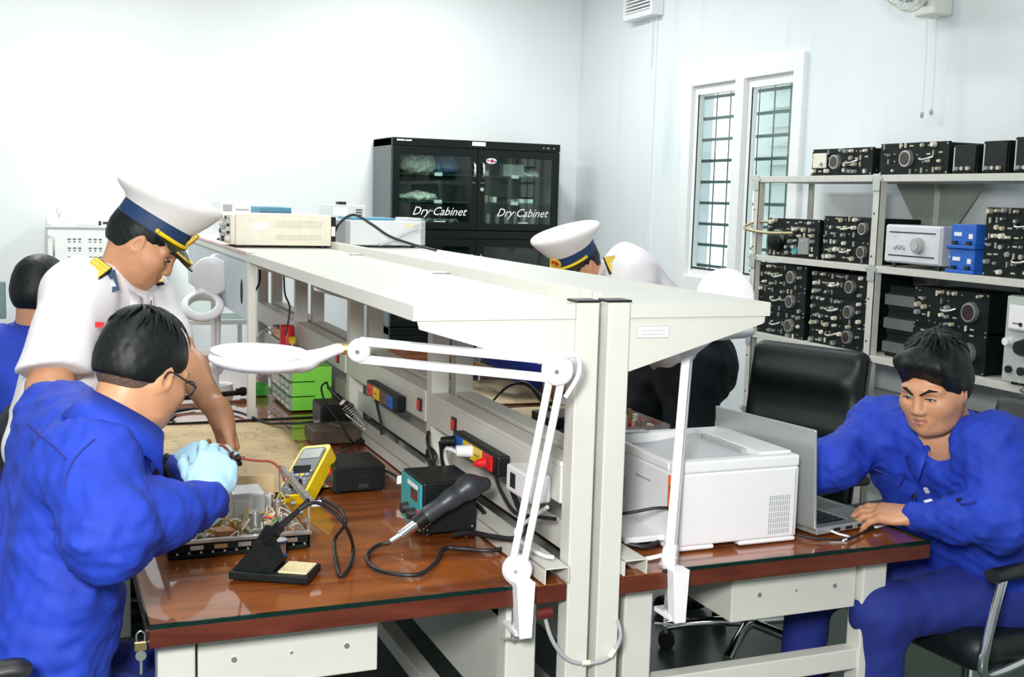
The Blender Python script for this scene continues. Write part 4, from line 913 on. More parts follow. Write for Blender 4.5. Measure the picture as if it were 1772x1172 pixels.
# ---- soldering iron in its sloping stand
def iron_stand():
    t = thing('soldering_iron_stand', 'black soldering iron stand with yellow sponge on the near edge', 'iron stand', (.45, 2.5, Z))
    a = Vector(atz(395, 1003, Z)); b = Vector(atz(532, 1013, Z)); x = (b-a).normalized(); y = Vector((0, 0, 1)).cross(x); M = FR(a, x, y, (0, 0, 1)); L = (b-a).length; D = .10
    MB(M).box(0, 0, 0, L, D, .018).build('base', BLACK, t, .003)
    MB(M).box(L*.60, .012, .018, L-.006, D-.012, .0225).build('sponge', mat('yellow_sponge', (.86, .72, .42), .9, var=.12, scale=150, bump=.4), t, .002)
    w = [(.004, .018), (L*.55, .018), (L*.55, .03), (L*.40, .085), (L*.34, .085)]
    MB(M @ FR((0, D-.012, 0), (1, 0, 0), (0, 0, 1), (0, -1, 0))).prism(w, 0, D-.024).build('holder_body', BLACK, t, .008, 3)
    MB(M).cyl((L*.30, D/2, .062), (L*.46, D/2, .10), .016, .021, n=18).build('holder_tube', BLACK, t)
    i = thing('soldering_iron', 'black pencil soldering iron resting in the sloping stand', 'soldering iron', tuple(M @ Vector((L*.42, D/2, .09))))
    p0 = M @ Vector((L*.38, D/2, .082)); hd = Vector(atd(516, 884, 2.56)); 
    MB().cyl(p0, lerp(p0, hd, .45), .012, .0135, n=16).build('grip', BLACK, i); MB().cyl(lerp(p0, hd, .45), hd, .0085, .0055, n=14).build('handle', RUBBER, i)
    c = [hd, atd(545, 870, 2.58), atd(575, 885, 2.6), atd(600, 915, 2.62), Vector(atz(611, 950, Z+.02)), Vector(atz(604, 980, Z+.004)), Vector(atz(589, 997, Z+.004)), Vector(atz(581, 970, Z+.004)), Vector(atz(579, 935, Z+.01)), atd(598, 905, 2.75), atd(585, 880, 2.8), atd(555, 864, 2.82), Vector((.62, 2.70, Z+.11))]
    MB().tube(c, .0045, 8, 6).build('cable', RUBBER, i)
    r = Vector(atz(487, 968, Z)); r.y += .03
    s = thing('solder_reel', 'small solder reel with blue hub behind the sponge tray', 'solder reel', tuple(r))
    MB(Matrix.Translation(r)).lathe([(.02, 0), (.02, .004), (.013, .005), (.013, .033), (.02, .034), (.02, .038)], 20).build('spool', mat('blue_reel', (.06, .12, .45), .4), s)
    MB(Matrix.Translation(r)).lathe([(.0165, .006), (.0165, .032)], 20).build('solder_wire', STEEL, s); MB(Matrix.Translation(r)).lathe([(.0195, .0382), (.0195, .0395), (.006, .0396)], 20).build('paper_label', PAPER, s)
iron_stand()
# ---- hot air rework station
def rework():
    x0, x1, y0, y1, z0, z1 = .876, 1.02, 2.685, 2.86, Z, .89
    t = thing('rework_station', 'black hot air rework station with teal front panel', 'rework station', (.95, 2.78, Z))
    MB().box(x0, y0, z0+.008, x1, y1, z1).build('case', BLACK, t, .005)
    for x in (x0+.02, x1-.02):
        for y in (y0+.02, y1-.02): MB().cyl((x, y, z0), (x, y, z0+.009), .008, n=12).build('foot', RUBBER, t)
    f = MB().box(x0-.006, y0+.006, z0+.014, x0, y1-.006, z1-.006).build('front_panel', mat('teal_panel', (.05, .38, .40), .4), t, .001)
    MB().box(x0-.008, y0+.03, z1-.055, x0-.005, y0+.08, z1-.028).build('display', mat('dark_red_display', (.10, .01, .01), .2), f); MB().box(x0-.0075, y0+.03, z1-.024, x0-.0055, y0+.11, z1-.014).build('print', PAPER, f)
    MB().cyl((x0-.006, y0+.05, z0+.05), (x0-.026, y0+.05, z0+.05), .016, .013, n=20).build('knob', RUBBER, f); MB().cyl((x0-.006, y0+.11, z0+.05), (x0-.024, y0+.11, z0+.05), .016, .013, n=20).build('knob', RUBBER, f)
    MB().box(x0-.009, y0+.014, z0+.05, x0-.005, y0+.026, z0+.066).build('switch', RED, f); MB().cyl((x0-.006, y0+.05, z0+.02), (x0-.016, y0+.05, z0+.02), .008, n=12).build('socket', STEEL, f)
    for (x, z) in ((x0+.012, z0+.02), (x1-.012, z0+.02)): MB().cyl((x, y0+.001, z), (x, y0-.002, z), .0025, n=8).build('screw', STEEL, t)
    g = thing('hot_air_gun', 'grey-black hot air gun with silver nozzle resting against the rework station', 'hot air gun', (.9, 2.64, Z))
    Yg = 2.655
    A = [Vector(aty(x, y, Yg)) for x, y in ((672, 937), (690, 925), (717, 906), (738, 890), (780, 862), (812, 842))]; A = [Vector((p.x, Yg-.02*(1-i/5), max(p.z, Z+.012))) for i, p in enumerate(A)]
    MB().cyl(A[0], A[1], .007, .009, n=16).build('nozzle_tip', CHROME, g); MB().cyl(A[1], A[2], .0135, n=20).build('nozzle', CHROME, g)
    c = MB().cyl(A[2], A[3], .019, .0205, n=24).build('collar', BLACK, g); d = (A[3]-A[2])
    e1, e2, _ = basis(d)
    for k in range(3):
        for j in range(4): a = R_(200+j*30); q = A[2]+d*(.25+k*.25)+(e1*math.cos(a)+e2*math.sin(a))*.0198; MB().sph(q, .0032, 6).build('vent_slot', STEEL, c)
    S = Sdf(.0035); GG = mat('gun_grey', (.035, .04, .048), .4, var=.1)
    S.chain([A[3], A[4], A[5]], [.022, .022, .026], k=.02); tail = Vector(aty(838, 838, Yg)); S.cap(A[5], tail, .030, .018, k=.02); 
    link('handle', raw_mesh('handle', [S.mesh()], GG), g)
    hose = [tail+Vector((0, 0, 0)), Vector((1.055, 2.66, .86)), Vector((1.058, 2.72, .80)), Vector((1.06, 2.75, .77))]
    cb = [A[0]+Vector((.004, 0, 0)), Vector(atz(652, 945, Z+.006)), Vector(atz(635, 962, Z+.006)), Vector(atz(645, 982, Z+.006)), Vector(atz(680, 993, Z+.006)), Vector(atz(725, 994, Z+.006)), Vector(atz(752, 975, Z+.006)), Vector(atz(768, 950, Z+.006)), Vector(atz(800, 950, Z+.006)), Vector(atz(850, 953, Z+.006)), Vector(atz(885, 945, Z+.006))]
    MB().tube(cb, .0052, 8, 7).build('cable', RUBBER, g)
    return t
rework()
# ---- small black power supply
def small_psu():
    t = thing('power_supply', 'small black power supply with red light beside the multimeter', 'power supply', (.83, 3.22, Z))
    x0, x1, y0, y1 = .765, .915, 3.16, 3.34
    MB().box(x0, y0, Z+.005, x1, y1, Z+.078).build('case', BLACK, t, .004); MB().box(x0-.003, y0+.006, Z+.008, x0, y1-.006, Z+.074).build('front_panel', mat('charcoal_panel', (.03, .03, .035), .4), t)
    MB().box(x0-.006, y0+.03, Z+.05, x0-.002, y0+.055, Z+.066).build('switch', RED, t); MB().box(x0-.005, y0+.02, Z+.018, x0-.002, y0+.05, Z+.023).build('led', RED, t)
    for i in range(3):
        for j in range(6): MB().cb(x0+.05+j*.009, y0-.0005, Z+.062-i*.008, .006, .002, .004).build('vent', RUBBER, t)
    MB().cb((x0+x1)/2+.01, y0-.0008, Z+.02, .03, .002, .012).build('rating_plate', mat('charcoal_panel', (.03, .03, .035), .4), t)
    for x in (x0+.015, x1-.015):
        for y in (y0+.015, y1-.015): MB().cyl((x, y, Z), (x, y, Z+.006), .007, n=10).build('foot', RUBBER, t)
    MB().tube([(x1, 3.25, Z+.035), (x1+.03, 3.25, Z+.035), (x1+.06, 3.22, Z+.02), (1.0, 3.2, Z+.012), (1.02, 3.19, Z+.02)], .004, 8, 5).build('cable', RUBBER, t)
    MB(FR(atd(703, 828, 3.3), (.9, -.3, .2), (.1, .2, .95), (.3, -.9, .1))).box(-.028, -.012, 0, .022, .012, .001).build('tag', PAPER, t)
small_psu()
# ---- vise block, black box with soldering pen and spring holder
v = thing('iron_block', 'brown metal anvil block on the left bench below the shelf', 'block', (.94, 3.9, Z))
BRN = mat('brown_steel', (.11, .085, .065), .5, .3, var=.25, scale=20)
MB().box(.85, 3.82, Z, 1.015, 3.96, Z+.05).build('block', BRN, v, .004); MB(Matrix.Translation((.96, 3.90, Z+.05))).lathe([(.035, 0), (.034, .006), (.02, .010), (.002, .0115)], 20).build('boss', BRN, v)
s = thing('soldering_station', 'black soldering station box with spring holder next to the green drawers', 'soldering station', (.99, 4.1, Z))
MB().box(.925, 4.02, Z+.004, 1.045, 4.17, Z+.098).build('case', BLACK, s, .006); MB().box(.9225, 4.03, Z+.012, .926, 4.16, Z+.092).build('front_panel', mat('charcoal_panel', (.03, .03, .035), .4), s)
for x in (.94, 1.03):
    for y in (4.035, 4.155): MB().cyl((x, y, Z), (x, y, Z+.005), .007, n=10).build('foot', RUBBER, s)
MB().cyl((.924, 4.07, Z+.03), (.905, 4.07, Z+.03), .009, n=14).build('plug', STEEL, s)
MB().tube([(.905, 4.07, Z+.03), (.86, 4.06, Z+.03), (.80, 4.10, Z+.025), (.76, 4.2, Z+.01), (.70, 4.45, Z+.006), (.62, 4.55, Z+.006), (.5, 4.56, Z+.006), (.42, 4.5, Z+.006)], .005, 8, 6).build('cable', RUBBER, s)
q0, q1 = Vector(atd(632, 738, 4.0)), Vector(atd(598, 702, 4.0)); sp = MB(); n_ = 11; d = (q1-q0); e1, e2, _ = basis(d)
sp.tube([q0+d*(i/(n_*10))+(e1*math.cos(i*.628)+e2*math.sin(i*.628))*(.012+.007*i/(n_*10)) for i in range(n_*10)], .0018, 6, 1); 
sh = thing('spring_holder', 'coiled spring iron holder with pen slanting beside the rail', 'iron holder', tuple(q0)); sp.build('spring', STEEL, sh)
MB().cyl(q1-d*.2, q1+d*.5, .012, .010, n=14).build('pen_grip', BLACK, sh); MB().cyl(q1+d*.1, q1+d*.2, .0125, n=14).build('pen_band', BEIGE, sh); MB().cyl(q1+d*.5, q1+d*.9, .008, .006, n=12).build('pen_handle', RUBBER, sh)
MB().tube([q1+d*.9, atd(565, 662, 4.02), atd(556, 672, 4.0), atd(565, 700, 3.98), atd(590, 735, 3.95), atd(603, 758, 3.9), Vector((.98, 3.78, Z+.006)), Vector((.92, 3.72, Z+.006)), Vector((.93, 3.64, Z+.006))], .0035, 8, 6).build('cable', RUBBER, sh)
st_ = [q0+Vector((0, 0, -.012)), q1+Vector((.0, 0, -.03))]; MB().tube(st_, .003, 6, 1).build('support', STEEL, sh); MB().cyl((q0.x+.01, q0.y, Z), (q0.x+.01, q0.y, q0.z-.01), .004, n=8).build('support', STEEL, sh); MB().cb(q0.x+.0, q0.y, Z+.006, .07, .06, .012).build('base', BLACK, sh, .003)
# ---- green drawer organiser
def organiser():
    G = mat('lime_plastic', (.22, .72, .07), .4, var=.12, scale=6); CL = mat('clear_drawer', (.80, .9, .82), .1, var=.02, trans=.6)
    t = thing('drawer_organiser', 'lime green parts organiser with clear drawers on the left bench', 'organiser', (.98, 4.6, Z))
    x0, x1, y0, y1, h = .905, 1.06, 4.44, 4.80, .175
    b = MB().box(x0+.09, y0, Z, x1, y1, Z+h); b.box(x0, y0, Z, x0+.09, y0+.004, Z+h).box(x0, y1-.004, Z, x0+.09, y1, Z+h).box(x0, y0, Z, x0+.09, y1, Z+.004).box(x0, y0, Z+h-.004, x0+.09, y1, Z+h)
    for i in (1, 2): b.box(x0, y0, Z+i*h/3-.002, x0+.09, y1, Z+i*h/3+.002)
    for j in (1, 2, 3): b.box(x0, y0+j*(y1-y0)/4-.0015, Z, x0+.09, y0+j*(y1-y0)/4+.0015, Z+h)
    b.build('case', G, t)
    for i in range(3):
        for j in range(4):
            ya, yb = y0+j*(y1-y0)/4+.004, y0+(j+1)*(y1-y0)/4-.004; za, zb = Z+i*h/3+.005, Z+(i+1)*h/3-.006
            d = MB().box(x0-.012, ya, za, x0+.085, yb, zb).build('drawer', CL, t, .002); MB().box(x0-.018, (ya+yb)/2-.012, zb-.018, x0-.011, (ya+yb)/2+.012, zb-.006).build('handle', CL, d, .001); MB().box(x0-.0128, ya+.012, za+.006, x0-.0118, yb-.012, za+.02).build('label', PAPER, d)
    t = thing('parts_bin', 'small open green parts bin beside the drawer organiser', 'bin', (.85, 4.80, Z)); m = MB(); x0, x1, y0, y1 = .82, .885, 4.83, 4.93
    m.box(x0, y0, Z, x1, y1, Z+.003).box(x0, y0, Z+.003, x0+.003, y1, Z+.04).box(x1-.003, y0, Z+.003, x1, y1, Z+.04).box(x0+.003, y0, Z+.003, x1-.003, y0+.003, Z+.04).box(x0+.003, y1-.003, Z+.003, x1-.003, y1, Z+.04); m.build('tray', mat('green_bin', (.08, .5, .08), .4), t)
    MB().box(x0+.004, y0+.004, Z+.003, x1-.004, y1-.004, Z+.02).build('parts', mat('tan_board', (.6, .45, .25), .6), t)
organiser()
# ---- headset-like black cable plugs lying on the glass
c = thing('cable_with_plugs', 'thick black cable with round plugs lying on the far glass top', 'cable', (.6, 4.8, Z))
MB().tube([(.34, 4.66, Z+.012), (.45, 4.75, Z+.014), (.56, 4.78, Z+.014), (.66, 4.8, Z+.016), (.75, 4.83, Z+.016)], .011, 10, 6).build('cable', RUBBER, c)
for k, r in enumerate((.015, .019, .014, .02)): MB().cyl((.75+k*.02, 4.83+k*.004, Z+.02), (.768+k*.02, 4.8336+k*.004, Z+.02), r, n=16).build('plug', BLACK, c, .002)
c = thing('coiled_flex', 'loop of black flex on the glass behind the bending head', 'cable', (.5, 4.45, Z))
MB().tube([(.28, 4.3, Z+.005), (.33, 4.42, Z+.005), (.42, 4.5, Z+.005), (.46, 4.42, Z+.01), (.42, 4.33, Z+.005), (.40, 4.4, Z+.012), (.47, 4.52, Z+.005), (.55, 4.58, Z+.005)], .006, 8, 6).build('cable', RUBBER, c)
# ---- red can and brown bottle
def lat(name, label, cat, p, parts, group=None):
    t = thing(name, label, cat, p, group=group)
    for nm, pr, m in parts: MB(Matrix.Translation(p)).lathe(pr, 22).build(nm, m, t)
    return t
lat('spray_can', 'red can with yellow label standing by the far bench rail', 'can', (1.035, 5.2, Z), [('body', [(.031, 0), (.033, .004), (.033, .245), (.03, .255), (.003, .257)], mat('can_red', (.62, .01, .02), .35)), ('label', [(.0335, .12), (.0335, .165)], YELLOW)])
lat('bottle', 'small brown bottle with yellow cap beside the red can', 'bottle', (1.035, 5.08, Z), [('body', [(.02, 0), (.021, .005), (.021, .16), (.013, .185), (.013, .19)], mat('brown_glass', (.28, .15, .06), .15)), ('cap', [(.0165, .187), (.0165, .215), (.003, .216)], YELLOW)])
# ---- power strips on the service rail
def strip(label, y0, y1, zc, cols, xr=1.083):
    t = thing('power_strip', label, 'power strip', (xr, (y0+y1)/2, zc), group='black power strips on the bench rail')
    MB().box(xr-.036, y0, zc-.027, xr, y1, zc+.027).build('body', BLACK, t, .006)
    n = len(cols); w_ = (y1-y0-.05)/n
    for i, c in enumerate(cols):
        ya = y1-.02-w_*(i+1)
        o = MB().box(xr-.040, ya+.003, zc-.02, xr-.035, ya+w_-.003, zc+.02).build('outlet', c, t, .001)
        for q in (-.008, .008): MB().cyl((xr-.0395, ya+w_/2+q, zc), (xr-.0412, ya+w_/2+q, zc), .0028, n=8).build('hole', RUBBER, o)
    return t
strip('black power strip with red and yellow outlets on the middle rail', 3.51, 3.87, .935, [RED, YELLOW, mat('brown_blue', (.18, .09, .06), .5), BLUEP])
strip('black power strip with white plug, blue and yellow outlets on the near rail', 2.62, 2.96, .935, [BLUEP, YELLOW, YELLOW, RED])
strip('far black power strip with yellow outlet near the red can', 5.30, 5.62, .935, [RED, YELLOW, RUBBER])
for i, (y, lb) in enumerate(((3.045, 'red rocker switch on the near rail beside the big power strip'), (3.365, 'red rocker switch at the end of the middle rail'), (4.43, 'red rocker switch on the far bench rail'))):
    s = thing('rocker_switch', lb, 'switch', (1.083, y, .96), group='red rail switches'); MB().box(1.078, y-.016, .942, 1.084, y+.016, .980).build('bezel', RUBBER, s); MB().box(1.074, y-.011, .947, 1.079, y+.011, .975).build('rocker', RED, s, .001)
# plugs in the near strip
p = thing('plug', 'white round plug pushed into the near power strip', 'plug', (1.03, 2.82, .935)); MB().cyl((1.046, 2.80, .938), (1.005, 2.81, .938), .017, .015, n=18).build('body', WHITE, p, .002)
MB().tube([(1.01, 2.82, .934), (1.0, 2.87, .93), (1.01, 2.90, .89), (1.04, 2.91, .83), (1.05, 2.92, .76)], .006, 8, 6).build('cable', WHITE, p)
p = thing('plug', 'black moulded plug hanging at the end of the near power strip', 'plug', (1.03, 2.93, .92)); MB().cyl((1.045, 2.925, .94), (1.01, 2.945, .935), .015, .013, n=16).build('body', BLACK, p); MB().cyl((1.012, 2.945, .935), (1.018, 2.95, .87), .010, .006, n=12).build('strain_relief', BLACK, p); MB().tube([(1.018, 2.95, .87), (1.03, 2.95, .80), (1.045, 2.95, .757)], .005, 8, 4).build('cable', RUBBER, p)
p = thing('plug', 'red plug end in the last outlet of the near power strip', 'plug', (1.03, 2.70, .93)); MB().cyl((1.045, 2.70, .93), (1.022, 2.70, .928), .014, .01, n=16).build('body', RED, p); MB().cyl((1.022, 2.70, .928), (1.014, 2.70, .928), .006, n=10).build('pin', RED, p)
a = thing('power_adapter', 'white plug-in adapter at the near end of the rail', 'adapter', (1.05, 2.44, .945)); MB().box(1.03, 2.37, .905, 1.083, 2.52, .97).build('case', WHITE, a, .006); MB().box(1.0285, 2.46, .92, 1.031, 2.49, .955).build('socket', RUBBER, a)
# loose cables along the rail
cbl = [('bench_cable', 'black cable looping from the near power strip to the channel', [(1.05, 2.64, .91), (1.045, 2.58, .88), (1.05, 2.5, .85), (1.075, 2.42, .86), (1.09, 2.36, .87)], .005, RUBBER),
       ('bench_cable', 'thick black cable curling behind the magnifier lamp arm', [(1.085, 2.62, .88), (1.07, 2.54, .86), (1.06, 2.46, .83), (1.035, 2.46, .80), (1.0, 2.52, .79), (.97, 2.6, .78), (.94, 2.64, .765)], .007, RUBBER),
       ('bench_cable', 'white cable drooping beside the near post on the left', [(1.07, 2.36, .90), (1.05, 2.41, .86), (1.03, 2.45, .82), (1.035, 2.4, .80), (1.05, 2.33, .796), (1.06, 2.30, .80)], .005, WHITE),
       ('bench_cable', 'black coiled cable bundle hanging beside the second post', [(1.07, 3.24, .90), (1.055, 3.2, .88), (1.06, 3.17, .83), (1.075, 3.19, .80), (1.065, 3.23, .82), (1.06, 3.2, .86), (1.07, 3.17, .84), (1.05, 3.18, .80), (1.04, 3.19, .79)], .006, RUBBER),
       ('bench_cable', 'black cable hanging under the middle power strip', [(1.05, 3.75, .91), (1.06, 3.755, .87), (1.07, 3.75, .82), (1.07, 3.75, .79)], .005, RUBBER),
       ('bench_cable', 'cable from the back of the rework station to the channel', [(1.015, 2.80, .80), (1.035, 2.79, .81), (1.05, 2.75, .80), (1.055, 2.72, .79)], .006, RUBBER),
       ('bench_cable', 'black wire hanging from the far shelf by the upright', [(.80, 4.6, 1.36), (.81, 4.62, 1.25), (.78, 4.66, 1.18)], .004, RUBBER),
       ('bench_cable', 'thin black wire hanging under the far shelf', [(.92, 4.7, 1.36), (.925, 4.7, 1.2), (.95, 4.72, 1.13), (.93, 4.7, 1.02)], .004, RUBBER),
       ('bench_cable', 'white lead drooping from the far power strip', [(1.04, 5.5, .94), (.99, 5.5, .95), (.95, 5.52, .90), (.93, 5.55, .82), (1.0, 5.6, .77)], .006, WHITE)]
for nm, lb, pts, r, m in cbl: tag(MB().tube(pts, r, 8, 7).build(nm, m), lb, 'cable', 'loose cables along the benches')
# gas/earth hose hanging between posts with ferrules
h = thing('earth_cable', 'grey cable with brown plug hung between the two near posts', 'cable', (1.1, 2.26, .6))
pts = [Vector(aty(x, y, 2.262)) for x, y in ((944, 1072), (952, 1100), (966, 1125), (985, 1143), (1008, 1148), (1035, 1146), (1056, 1136), (1070, 1115), (1074, 1095), (1071, 1075))]
pts[-1].y = 2.27; MB().tube(pts, .0048, 8, 5).build('cable', GREY, h)
for i in (4, 6): d = (pts[i+1]-pts[i]).normalized(); MB().cyl(pts[i]-d*.002, pts[i]+d*.018, .0065, n=12).build('ferrule', BEIGE, h)
MB().cyl(aty(930, 1064, 2.262), aty(954, 1060, 2.262), .0115, n=16).build('plug', mat('maroon', (.12, .012, .012), .4), h, .002)
# ================================================================ MAGNIFIER LAMPS
def disc(mb, c, n, r, th, seg=36, dome=.0):
    e1, e2, d = basis(n); M = FR(c, e1, e2, d); mb.lathe([(r*.02, -th/2), (r*.9, -th/2), (r, -th*.2), (r, th*.2), (r*.92, th/2), (r*.5, th/2+dome*.7), (r*.02, th/2+dome)], seg, M); return mb
def bars(mb, a, b, off, w, h):
    for s in (-1, 1):
        A, B = Vector(a)+off*s, Vector(b)+off*s; e1, e2, d = basis(B-A, off.normalized()); M = FR(A, e1, e2, d); mb.box(-w/2, -h/2, 0, w/2, h/2, (B-A).length, M)
def maglamp(label, piv, elb, hj, headc, clampdir, lid=None, headn=(0, 0, 1), r=.10, closed=True, clamp=True, cord=None):
    t = thing('magnifier_lamp', label, 'lamp', piv, group='white magnifier lamps'); piv, elb, hj, headc = map(Vector, (piv, elb, hj, headc))
    vn = (elb-piv).cross(hj-elb).normalized()
    b1 = MB(); o1 = vn.cross((elb-piv).normalized()).normalized()*.0125; bars(b1, piv, elb, o1, .021, .016); b1.build('lower_arm', LAMPW, t, .002)
    b2 = MB(); o2 = vn.cross((hj-elb).normalized()).normalized()*.02; bars(b2, elb, hj, o2, .018, .016); b2.build('upper_arm', LAMPW, t, .002)
    for c, rr in ((piv, .034), (elb, .034), (hj, .025)):
        j = disc(MB(), c, vn, rr, .03).build('joint', LAMPW, t); MB().cyl(c-vn*.017, c+vn*.017, .005, n=10).build('bolt', STEEL, j)
    if clamp:
        z0 = piv.z; M = Matrix.Translation(piv)
        MB().prism([(-.022, -.015), (.022, -.015), (.017, -.142), (-.012, -.142)], -.015, .015, M=FR(piv+Vector((.0, clampdir, 0)), (1, 0, 0), (0, 0, 1), (0, -1, 0))).build('clamp_body', LAMPW, t, .003)
        MB().box(piv.x-.02, piv.y+clampdir, TZ+.001, piv.x+.02, piv.y+.02, piv.z-.018).build('clamp_jaw', LAMPW, t, .002)
        MB().box(piv.x-.016, piv.y+clampdir, piv.z-.142, piv.x+.016, piv.y+.04, piv.z-.13).build('clamp_jaw', LAMPW, t, .002)
        c = MB().cyl((piv.x-.004, piv.y+clampdir*.2+.01, TZ-.048), (piv.x-.004, piv.y+clampdir*.2+.01, piv.z-.168), .005, n=10); c.cyl((piv.x-.032, piv.y+clampdir*.2+.01, piv.z-.158), (piv.x+.03, piv.y+clampdir*.2+.0, piv.z-.166), .003, n=8); c.build('clamp_screw', STEEL, t)
    # head
    n = Vector(headn).normalized(); d = (headc-hj); d = (d-n*d.dot(n)).normalized(); e = n.cross(d)
    S = Sdf(.004); S.ell(headc, (r*1.0, r*1.0, .027), FR((0, 0, 0), e, d, n), k=.01); S.cap(headc-d*r*.8, hj+d*.045, .026, .018, k=.03, n=n, sq=.65)
    if not closed: S.cap(headc-n*.06, headc+n*.06, r*.62, k=.008, op=-1)
    hb = link('head_shell', raw_mesh('head_shell', [S.mesh()], LAMPW), t)
    MB().cyl(hj, hj+d*.05, .012, n=14).build('swivel', BRASS if closed else LAMPW, t)
    if not closed: disc(MB(), headc, n, r*.66, .008).build('lens', GLASS, hb)
    if closed: disc(MB(), headc+n*.016+d*.002, n, r*.95, .012, dome=.004).build('lid', LAMPW, hb)
    elif lid: disc(MB(), lid[0], lid[1], lid[2], .014, dome=.006).build('lid', LAMPW, hb)
    if cord: MB().tube(cord, .0055, 8, 7).build('cord', LAMPW, t)
    return t
p0 = aty(895, 985, 2.30); e_ = aty(965, 640, 2.20); h_ = aty(622, 606, 2.42)
maglamp('white magnifier lamp with closed lid clamped to the left bench', p0, e_, h_, aty(452, 622, 2.5), -.038, headn=(.04, -.02, 1), r=.112, cord=[Vector(e_)+Vector((.0, -.02, .03)), Vector(e_)+Vector((.035, -.02, .03)), Vector(e_)+Vector((.045, -.01, -.01)), Vector(e_)+Vector((.02, 0, -.06))])
p0 = Vector(aty(1160, 965, 2.30)); e_ = aty(1191, 600, 2.42); h_ = aty(1238, 566, 2.72); hc = Vector(aty(1250, 572, 2.86))
maglamp('white magnifier lamp with open lid clamped to the right bench', p0, e_, h_, hc, -.038, lid=(Vector(aty(1255, 515, 2.95)), (-.35, -.93, .1), .088), headn=(0, .04, 1), r=.095, closed=False, cord=[(p0.x, p0.y, p0.z+.01), (p0.x-.06, p0.y+.03, TZ+.012), (p0.x-.14, p0.y+.05, TZ+.008), (p0.x-.2, p0.y+.1, TZ+.045)])
hc = Vector(aty(350, 530, 4.9)); lc = Vector(aty(365, 478, 4.95))
maglamp('white magnifier lamp with raised lid on the far left bench', (.69, 5.0, TZ+.10), (.70, 5.05, 1.30), (.64, 5.0, 1.26), hc, .0, lid=(lc, (-.25, -.95, .2), .082), headn=(-.1, -.62, .78), r=.088, closed=False, clamp=False)
lb = [o for o in bpy.data.objects if o.get('label', '').startswith('white magnifier lamp with raised')][0]
MB().cyl((.69, 5.0, TZ), (.69, 5.0, TZ+.03), .075, .07, n=24).cyl((.69, 5.0, TZ+.03), (.69, 5.0, TZ+.1), .014, n=12).build('base', LAMPW, lb)
# ================================================================ DEVICES ON THE SHELF
SZ = SHZ+.0005
def box_dev(name, label, cat, x0, y0, z0, x1, y1, z1, m, feet=True, group=None):
    t = thing(name, label, cat, ((x0+x1)/2, (y0+y1)/2, z0), group=group); f = .01 if feet else 0
    MB().box(x0, y0, z0+f, x1, y1, z1).build('case', m, t, .004)
    if feet:
        for x in (x0+.03, x1-.03):
            for y in (y0+.03, y1-.03): MB().cyl((x, y, z0), (x, y, z0+f+.001), .012, n=12).build('foot', RUBBER, t)
    return t
t = box_dev('oscilloscope', 'beige oscilloscope lying on the far shelf beside the black flex', 'oscilloscope', .735, 4.74, SZ, 1.125, 5.05, 1.512, BEIGE)
MB().box(.715, 4.745, SZ+.012, .735, 5.045, 1.508).build('front_bezel', BEIGE, t, .004)
rr = random.Random(5)
for i in range(4):
    for j in range(5):
        y, z = 4.775+j*.052, SZ+.03+i*.03
        MB().cyl((.715, y, z), (.704, y, z), rr.choice([.006, .009, .011]), n=12).build('knob', rr.choice([GREY, BEIGE, RUBBER]), t)
MB().box(.7135, 4.90, SZ+.035, .7155, 5.03, 1.50).build('screen', mat('scope_screen', (.05, .09, .09), .1), t)
MB().box(.80, 4.7385, SZ+.075, .866, 4.741, SZ+.103).build('sticker', PAPER, t)
for i in range(20):
    for j in range(4): MB().cb(.90+i*.0095, 4.7395, SZ+.085+j*.008, .0042, .002, .0032).build('vent', mat('vent_shadow', (.5, .46, .36), .6), t)
for i in range(20):
    for j in range(3): MB().cb(.90+i*.0095, 4.7395, SZ+.035+j*.008, .0042, .002, .0032).build('vent', mat('vent_shadow', (.5, .46, .36), .6), t)
for x in (.765, 1.10):
    for z in (SZ+.03, 1.49): MB().cyl((x, 4.741, z), (x, 4.737, z), .008, n=12).build('screw_cap', BEIGE, t)
MB().box(1.125, 4.76, SZ+.015, 1.15, 5.03, 1.505).build('rear_cover', BLACK, t, .004); MB().box(1.13, 4.757, SZ+.05, 1.146, 4.761, SZ+.09).build('rear_label', PAPER, t)
tag(MB().tube([(1.15, 4.8, 1.43), (1.18, 4.82, 1.48), (1.24, 4.82, 1.515), (1.31, 4.80, 1.48), (1.38, 4.76, 1.43), (1.46, 4.70, 1.40), (1.52, 4.55, SZ+.006)], .006, 8, 8).build('power_flex', RUBBER), 'thick black flex arching from the oscilloscope across the grey meter', 'cable')
t = box_dev('bench_meter', 'white bench meter with grey carrying handle and blue top on the shelf', 'meter', 1.235, 4.86, SZ, 1.555, 5.12, 1.492, mat('meter_white', (.80, .82, .84), .4, var=.02))
MB().box(1.24, 4.88, 1.492, 1.44, 5.1, 1.503).build('blue_lid', mat('pale_blue_lid', (.10, .32, .48), .4), t, .002); MB().box(1.555, 4.862, SZ+.012, 1.575, 5.118, 1.49).build('end_bezel', GREY, t, .004); MB().box(1.215, 4.862, SZ+.012, 1.235, 5.118, 1.49).build('end_bezel', GREY, t, .004)
HG = mat('handle_grey', (.60, .63, .66), .45)
MB().tube([(1.53, 4.852, 1.46), (1.47, 4.848, 1.435), (1.40, 4.846, 1.40), (1.36, 4.846, SZ+.013)], .013, 10, 4, flat=.45).build('handle', HG, t); MB().cyl((1.535, 4.862, 1.462), (1.535, 4.846, 1.462), .018, n=20).build('handle_pivot', HG, t)
MB().box(1.485, 4.8585, 1.462, 1.515, 4.8605, 1.482).build('sticker', mat('pale_yellow', (.85, .82, .55), .6), t)
MB().box(1.50, 4.88, 1.492, 1.56, 5.08, 1.505).build('top_pad', HG, t, .003)
